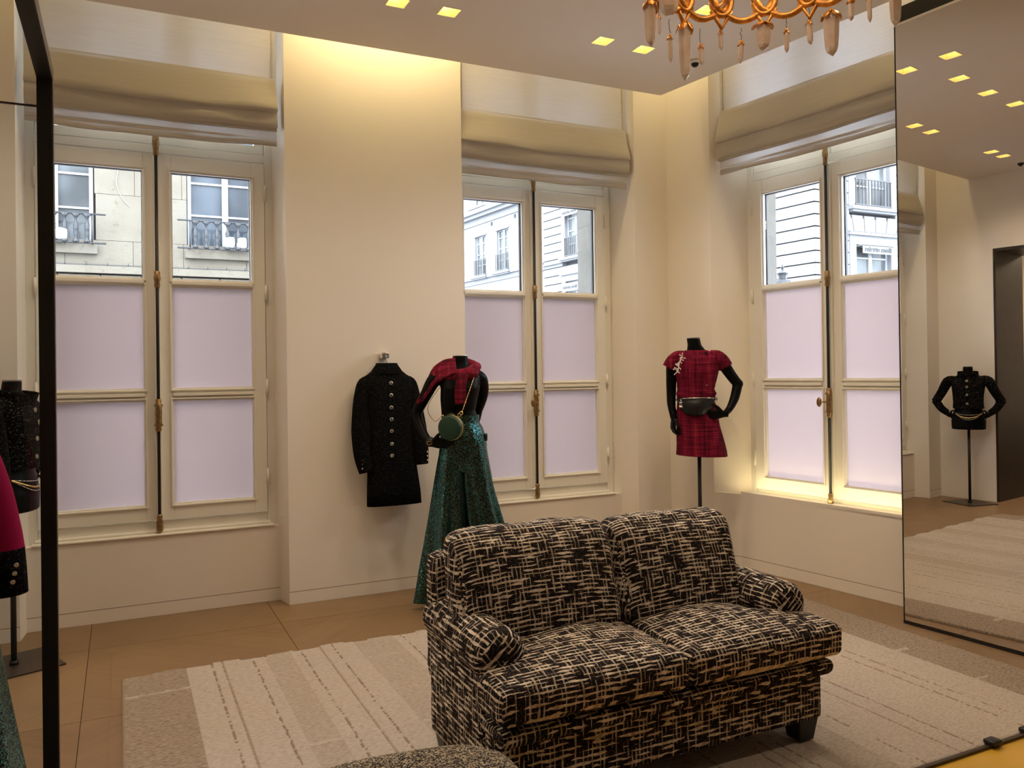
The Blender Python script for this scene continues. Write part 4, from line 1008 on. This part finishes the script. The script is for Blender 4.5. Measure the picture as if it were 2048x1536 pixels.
for k in range(6):
    a = 2*PI*k/6+.3
    gold('arm', spline([pol(a, .03, 3.30), pol(a, .20, 3.12), pol(a+.2, .34, 3.05), pol(a+.25, Rr, zb_+.12), pol(a+.5, Rr*.85, zb_+.03), pol(a+.85, Rr*.62, zb_+.15)], 6), .007)
    bm = B(); p = pol(a, Rr*.62, zb_+.17); cyl(bm, p, p+Vector((0, 0, .09)), .011); obj('candle_sleeve', bm, CAPW, CH, smooth=True)
    bm = B(); ball(bm, p+Vector((0, 0, .115)), (.016, .016, .028), 10, 8); obj('added_candle_bulb', bm, BULB, CH, smooth=True)  # unseen bulb and its point light, added to brighten crystals and gilding
    l = bpy.data.lights.new('added_candle_light', 'POINT'); l.energy = 1.0; l.color = WARM; l.shadow_soft_size = .02; lo = bpy.data.objects.new('added_candle_light', l); COL.objects.link(lo); lo.parent = CH; lo.location = p+Vector((0, 0, .165))
bm = B(); loft(bm, [ering(0, 0, z, r, r, 20) for z, r in ((3.594, .07), (3.57, .065), (3.55, .02), (3.40, .012), (3.36, .03), (3.30, .04), (3.26, .02), (3.22, .005))]); obj('stem', bm, GOLD, CH, smooth=True)

# ================================================================ OUTSIDE
bm = B(); box(bm, -40, 70, 6.2, 80, -.5, -.3); box(bm, 5.6, 70, -20, 6.2, -.5, -.3); tag(obj('street', bm, plain('asphalt', (.22, .22, .23), .9)), kind='structure')
SB = tag(empty('stone_building', (0, 15, 0)), 'old limestone house across the street seen through the left window', 'building')
random.seed(11)
WINX = [(-1.52, -.36), (1.06, 2.33)]
courses = [(-.3, 1.2), (1.2, 2.3), (2.3, 3.20), (3.36, 3.77), (3.77, 4.54), (4.54, 5.25), (5.25, 6.0), (6.0, 6.8), (6.8, 7.6), (7.6, 8.6), (8.6, 10)]
for ci, (z0, z1) in enumerate(courses):
    lower = z1 < 3.3; x = -4.0+(.5 if ci % 2 else 0)
    if ci % 2: segs = [-4.0]
    else: segs = [-4.0]
    while segs[-1] < 5.4: segs.append(min(5.4, segs[-1]+random.uniform(.55, 1.05) if not lower else segs[-1]+.62))
    for a, b in zip(segs, segs[1:]):
        parts = [(a, b)]
        if 3.6 < z0 < 6.0:
            for w0, w1 in WINX:
                np_ = []
                for p_, q_ in parts:
                    if q_ <= w0 or p_ >= w1: np_.append((p_, q_)); continue
                    if p_ < w0-.02: np_.append((p_, w0))
                    if q_ > w1+.02: np_.append((w1, q_))
                parts = np_
        for p_, q_ in parts:
            if q_-p_ < .03: continue
            gp = .003 if not lower else .010; bm = B(); box(bm, p_+gp, q_-gp, (0 if not lower else -.05)+random.uniform(-.003, .003), .4, z0+gp, z1-gp); obj('stone', bm, STONE, SB)
bm = B(); box(bm, -4, 5.4, .30, .7, -.3, 10); ww = obj('wall_core', bm, STONE, SB)
bm = B(); box(bm, -4, 5.4, -.12, .1, 3.215, 3.345); obj('ledge', bm, STONE, SB)
bm = B()
for k in range(30): box(bm, -3.9+.31*k, -3.885+.31*k, -.125, -.105, 3.34, 3.385)
box(bm, -4, 5.4, -.125, -.115, 3.340, 3.352)
obj('pigeon_wire', bm, IRON, SB)
bm = B(); tube(bm, spline([(.02, -.012, 6), (.0, -.012, 5.0), (-.03, -.012, 4.75), (.05, -.012, 4.5), (.18, -.012, 4.35)], 6), .006, 6); obj('cable', bm, CABLE, SB)
def balustrade(parent, x0, x1, z0, z1, y, n):
    bm = B(); ext = .17
    for z in (z0, z1): tube(bm, [(x0-ext, y, z), (x1+ext, y, z)], .014, 6)
    for x in (x0+.03, x1-.03): tube(bm, [(x, y, z0), (x, y, z1)], .012, 6); tube(bm, [(x, y, z0+.02), (x, .3, z0+.02)], .010, 6)
    rl = obj('railing', bm, IRON, parent, smooth=True)
    H = z1-z0
    for k in range(n):
        x = x0+(x1-x0)*(k+.65)/(n+.3); b = B()
        loft(b, [ering(x, y, z0+H*t, r, r*.7, 8) for t, r in ((0, .035), (.06, .050), (.13, .016), (.20, .020), (.34, .036), (.42, .026), (.46, .040), (.52, .030), (.60, .038), (.70, .018), (.80, .014), (.88, .030), (1, .078))])
        obj('baluster', b, IRON, rl, smooth=True)
for wi, (w0, w1) in enumerate(WINX):
    wn_ = empty('window', (0, 0, 0), 0, SB); bm = B(); c = (w0+w1)/2 if wi else -.94; c = 1.70 if wi else -.94
    frame4(bm, w0+.02, w1-.02, 3.70, 6.0, .06, .16, .26); box(bm, c-.05, c+.05, .13, .25, 3.70, 6.0)
    for z in ((4.295, 4.86, 5.45)): box(bm, w0+.05, w1-.05, .17, .22, z, z+.035)
    obj('frame', bm, WHITEP, wn_)
    for a, b in ((w0+.08, c-.05), (c+.05, w1-.08)):
        for z0, z1 in ((3.76, 4.295), (4.33, 4.86), (4.895, 5.45), (5.485, 5.94)): bm = B(); box(bm, a, b, .205, .215, z0, z1); obj('glass', bm, DGLASS if wi else PGLASS, wn_)
    bm = B(); box(bm, w0-.04, w1+.04, -.10, .25, 3.53, 3.66); obj('window_ledge', bm, STONE, wn_)
    balustrade(SB, w0+.0, w1-.0, 3.68, 4.15, -.24, 7)
def floodlight(x, label):
    t = tag(empty('flood_lamp', (x, 14.80, 3.66)), label, 'lamp', 'grey flood lamps on the facing house'); bm = B(); box(bm, -.03, .03, -.03, .03, .02, .10); obj('bracket', bm, IRON, t)
    for s in (-1, 1): b = rbox(s*.10-.085, s*.10+.085, -.07, .07, .06, .25, r=.04, cuts=4); obj('lamp_head', b, ZINC, t, smooth=True)
floodlight(1.83, 'grey twin flood lamp behind the right iron railing across the street'); floodlight(-.93, 'grey flood lamp behind the left iron railing across the street')

# white corner building, rusticated, with its smooth neighbour
Cc = Vector((22.03, 21.0, 0)); a5 = math.radians(5)
T1 = Vector((-math.sin(a5), math.cos(a5), 0)); N1 = Vector((-math.cos(a5), -math.sin(a5), 0))
T2 = Vector((1, 0, 0)); N2 = Vector((0, -1, 0))
def fb(bm, T, N, u0, u1, o0, o1, z0, z1):
    v = [bm.verts.new(Cc+T*u+N*o+Vector((0, 0, z))) for z in (z0, z1) for o in (o0, o1) for u in (u0, u1)]
    for f in ((0, 1, 3, 2), (4, 6, 7, 5), (0, 4, 5, 1), (2, 3, 7, 6), (0, 2, 6, 4), (1, 5, 7, 3)): bm.faces.new([v[i] for i in f])
CBD = tag(empty('corner_building', (0, 0, 0)), 'white corner building with grooved stone courses seen through middle and right windows', 'building')
CH_ = .43; z = 7.33-CH_*17
FW = [(T1, N1, 13.85, 15.35, 7.36, 9.75), (T1, N1, 13.85, 15.35, 3.4, 6.1), (T2, N2, 1.98, 3.78, 7.36, 10.2), (T2, N2, 1.98, 3.78, 3.4, 5.95), (T1, N1, 7.2, 8.9, 7.36, 10.0), (T1, N1, 7.2, 8.9, 3.4, 5.95)]
while z < 14:
    for T, N, ue in ((T1, N1, 17.4), (T2, N2, 12)):
        segs = [(0, ue)]
        for wT, wN, w0, w1, wz0, wz1 in FW:
            if wT is not T or z+CH_ < wz0-.1 or z > wz1: continue
            segs = [s for a, b in segs for s in (((a, w0-.30), (w1+.30, b)) if a < w0 and b > w1 else ((a, b),))]
        for a, b in segs:
            bm = B(); fb(bm, T, N, a, b, -.3, 0.02, z+.045, z+CH_-.0); o = obj('stone_course', bm, FACADE, CBD)
    z += CH_
bm = B(); fb(bm, T1, N1, 0.3, 17.4, -.6, -.27, -.3, 14); fb(bm, T2, N2, .3, 12, -.6, -.27, -.3, 14); obj('wall_core', bm, JOINT, CBD)
bm = B()
fb(bm, T1, N1, 15.6, 17.4, 0, .14, 7.10, 7.20)
obj('string_course', bm, FACADE, CBD)
def fwin(parent, T, N, w0, w1, z0, z1, rail=True, sign=None, surround=True):
    w = empty('window', (0, 0, 0), 0, parent); bm = B()
    if not surround: fb(bm, T, N, w0-.10, w1+.10, -.02, .05, z1+.02, z1+.12)
    if surround:
        fb(bm, T, N, w0-.32, w0, -.3, .06, z0-.1, z1); fb(bm, T, N, w1, w1+.32, -.3, .06, z0-.1, z1); fb(bm, T, N, w0-.32, w1+.32, -.3, .06, z1, z1+.35); fb(bm, T, N, w0-.40, w1+.40, 0, .16, z1+.33, z1+.43)
    fb(bm, T, N, w0-.35, w1+.35, -.2, .25, z0-.16, z0-.04); fb(bm, T, N, w0-.25, w1+.25, -.2, .16, z0-.24, z0-.16)
    obj('surround', bm, FACADE if surround else FACADE, w)
    bm = B(); c = (w0+w1)/2
    for a, b in ((w0, w0+.10), (c-.09, c+.09), (w1-.10, w1)): fb(bm, T, N, a, b, -.22, -.12, z0, z1)
    zs = [z0, z0+(z1-z0)*.27, z0+(z1-z0)*.55, z0+(z1-z0)*.82, z1]
    for q in zs: fb(bm, T, N, w0, w1, -.22, -.13, q-.03, q+.03)
    obj('frame', bm, WHITEP, w)
    for a, b in ((w0+.10, c-.09), (c+.09, w1-.10)):
        for q0, q1 in zip(zs, zs[1:]): bm = B(); fb(bm, T, N, a, b, -.19, -.17, q0+.03, q1-.03); obj('glass', bm, PGLASS, w)
    if rail:
        bm = B(); hr = .95; n = int((w1-w0)/.16)
        for q in (z0+.02, z0+hr): fb(bm, T, N, w0-.05, w1+.05, .06, .10, q, q+.045)
        for k in range(n+1): u = w0+(w1-w0)*k/n; fb(bm, T, N, u-.016, u+.016, .065, .095, z0+.02, z0+hr)
        obj('railing', bm, IRON, w)
    return w
for T, N, w0, w1, z0, z1 in FW: fwin(CBD, T, N, w0, w1, z0, z1, rail=z0 > 5)
# keystones over the shop window on the side front
for k in range(6):
    bm = B(); u = 1.35+.55*k; d = (k-2.5)*.07; v = []
    for zz_, off in ((6.30+.12, 0), (7.0, 1)):
        for o in (0, .05):
            for uu in (u+d*off, u+.52+d*off+.0): v.append(bm.verts.new(Cc+T2*uu+N2*o+Vector((0, 0, zz_))))
    for f in ((0, 1, 3, 2), (4, 6, 7, 5), (0, 4, 5, 1), (2, 3, 7, 6), (0, 2, 6, 4), (1, 5, 7, 3)): bm.faces.new([v[i] for i in f])
    obj('keystone', bm, FACADE, CBD)
AWN = plain('awning_cloth', (.115, .118, .122), .8)
SIGNB = plain('sign_letters', (.012, .012, .014), .6)
def sign(T, N, w0, w1, z0, z1, label, size, dist=.30):
    s = tag(empty('shop_awning', (0, 0, 0)), label, 'awning', 'white awnings with shop lettering'); bm = B(); fb(bm, T, N, w0, w1, dist-.02, dist, z0, z1); fb(bm, T, N, w0, w1, -.1, dist, z1-.02, z1+.02); obj('valance', bm, AWN, s)
    cu = bpy.data.curves.new('lettering', 'FONT'); cu.body = 'roberto cavalli'; cu.align_x = 'CENTER'; cu.align_y = 'CENTER'; cu.size = size; cu.extrude = .004; cu.offset = .010
    tmp = bpy.data.objects.new('tmp', cu); COL.objects.link(tmp); dg = bpy.context.evaluated_depsgraph_get(); me = bpy.data.meshes.new_from_object(tmp.evaluated_get(dg)); bpy.data.objects.remove(tmp)
    o = bpy.data.objects.new('lettering', me); COL.objects.link(o); me.materials.clear(); me.materials.append(SIGNB); o.parent = s
    X = T if N is N2 else -T
    m = Matrix((X, Vector((0, 0, 1)), N)).transposed().to_4x4(); m.translation = Cc+T*((w0+w1)/2)+N*(dist+.008)+Vector((0, 0, (z0+z1)/2)); o.matrix_world = m
sign(T2, N2, 2.03, 3.60, 5.60, 5.90, 'white awning with dark lettering over the ground window in the right window view', .235)
sign(T1, N1, 13.9, 15.3, 9.38, 9.72, 'upper white awning with lettering seen in the middle window', .21)
sign(T1, N1, 13.9, 15.3, 5.55, 5.95, 'lower white awning with lettering at the foot of the middle window view', .21)
SN = tag(empty('white_building', (0, 0, 0)), 'smooth white building with cornice and dormer seen through the middle window', 'building')
U0_, U1_ = 17.45, 46
wins = [(21.15, 22.5), (23.85, 25.2), (26.9, 28.25), (30, 31.3), (33, 34.3)]
bm = B(); us = [U0_]+[q for w in wins for q in w]+[U1_]
for a, b in zip(us[::2], us[1::2]): fb(bm, T1, N1, a, b, -.5, -.02, 7.3, 9.85)
fb(bm, T1, N1, U0_, U1_, -.5, -.02, 9.85, 11.0); fb(bm, T1, N1, U0_, U1_, -.5, -.02, -.3, 7.3)
obj('wall', bm, FACADE, SN)
bm = B(); fb(bm, T1, N1, U0_, U1_, -.2, .45, 11.15, 11.4); fb(bm, T1, N1, U0_, U1_, -.2, .25, 10.95, 11.15); fb(bm, T1, N1, U0_, U1_, -.2, .06, 10.55, 10.62); obj('cornice', bm, FACADE, SN)
bm = B(); fb(bm, T1, N1, U0_, U1_, -.2, .12, 7.2, 7.36); fb(bm, T1, N1, U0_, U1_, -.2, .05, 6.9, 6.95); obj('string_course', bm, FACADE, SN)
for w0, w1 in wins: fwin(SN, T1, N1, w0, w1, 7.42, 9.8, surround=False)
bm = B(); fb(bm, T1, N1, U0_, U1_, -3.0, -1.2, 11.3, 14); obj('attic_wall', bm, FACADE, SN)
fwin(SN, T1, N1, 23.9, 25.3, 11.7, 13.3, rail=False, surround=False)
for u in (20.3, 23.0): bm = B(); fb(bm, T1, N1, u, u+.14, -.02, .05, 10.25, 10.45); obj('wall_vent', bm, JOINT, SN)
SL = tag(empty('street_lamp', (9.86, 10.1, -.3)), 'dark old street lantern top with finial low in the right window view', 'street lamp')
bm = B(); cyl(bm, (0, 0, 0), (0, 0, 2.75), .05, .035); obj('post', bm, IRON, SL, smooth=True)
bm = B(); loft(bm, [ering(0, 0, z, r, r, 8) for z, r in ((2.72, .06), (2.76, .12), (3.14, .19))]); obj('lantern_glass', bm, PGLASS, SL)
bm = B(); loft(bm, [ering(0, 0, z, r, r, 8) for z, r in ((3.14, .205), (3.17, .20), (3.24, .17), (3.27, .07), (3.33, .075), (3.37, .09), (3.40, .05), (3.43, .02), (3.47, .028), (3.52, .004))]); obj('lantern_cap', bm, IRON, SL)

# tweed armchair in the next room, only its corner shows in the mirror
AC = tag(empty('tweed_armchair', (-2.75, 4.0, 0)), 'black and white tweed armchair in the next room, at the mirror right edge', 'armchair')
obj('seat', rbox(-.35, .35, -.35, .35, .12, .45, r=.05, cuts=8), TWEED, AC, **TW); obj('backrest', rbox(-.35, .35, .25, .42, .30, .85, r=.06, cuts=8), TWEED, AC, **TW)
for s in (-1, 1): obj('arm', rbox(s*.40-.07, s*.40+.07, -.35, .40, .12, .62, r=.05, cuts=8), TWEED, AC, **TW)
for s in (-1, 1):
    for q in (-1, 1): bm = B(); box(bm, s*.32-.03, s*.32+.03, q*.3-.03, q*.3+.03, 0, .13); obj('foot', bm, BLACKM, AC)
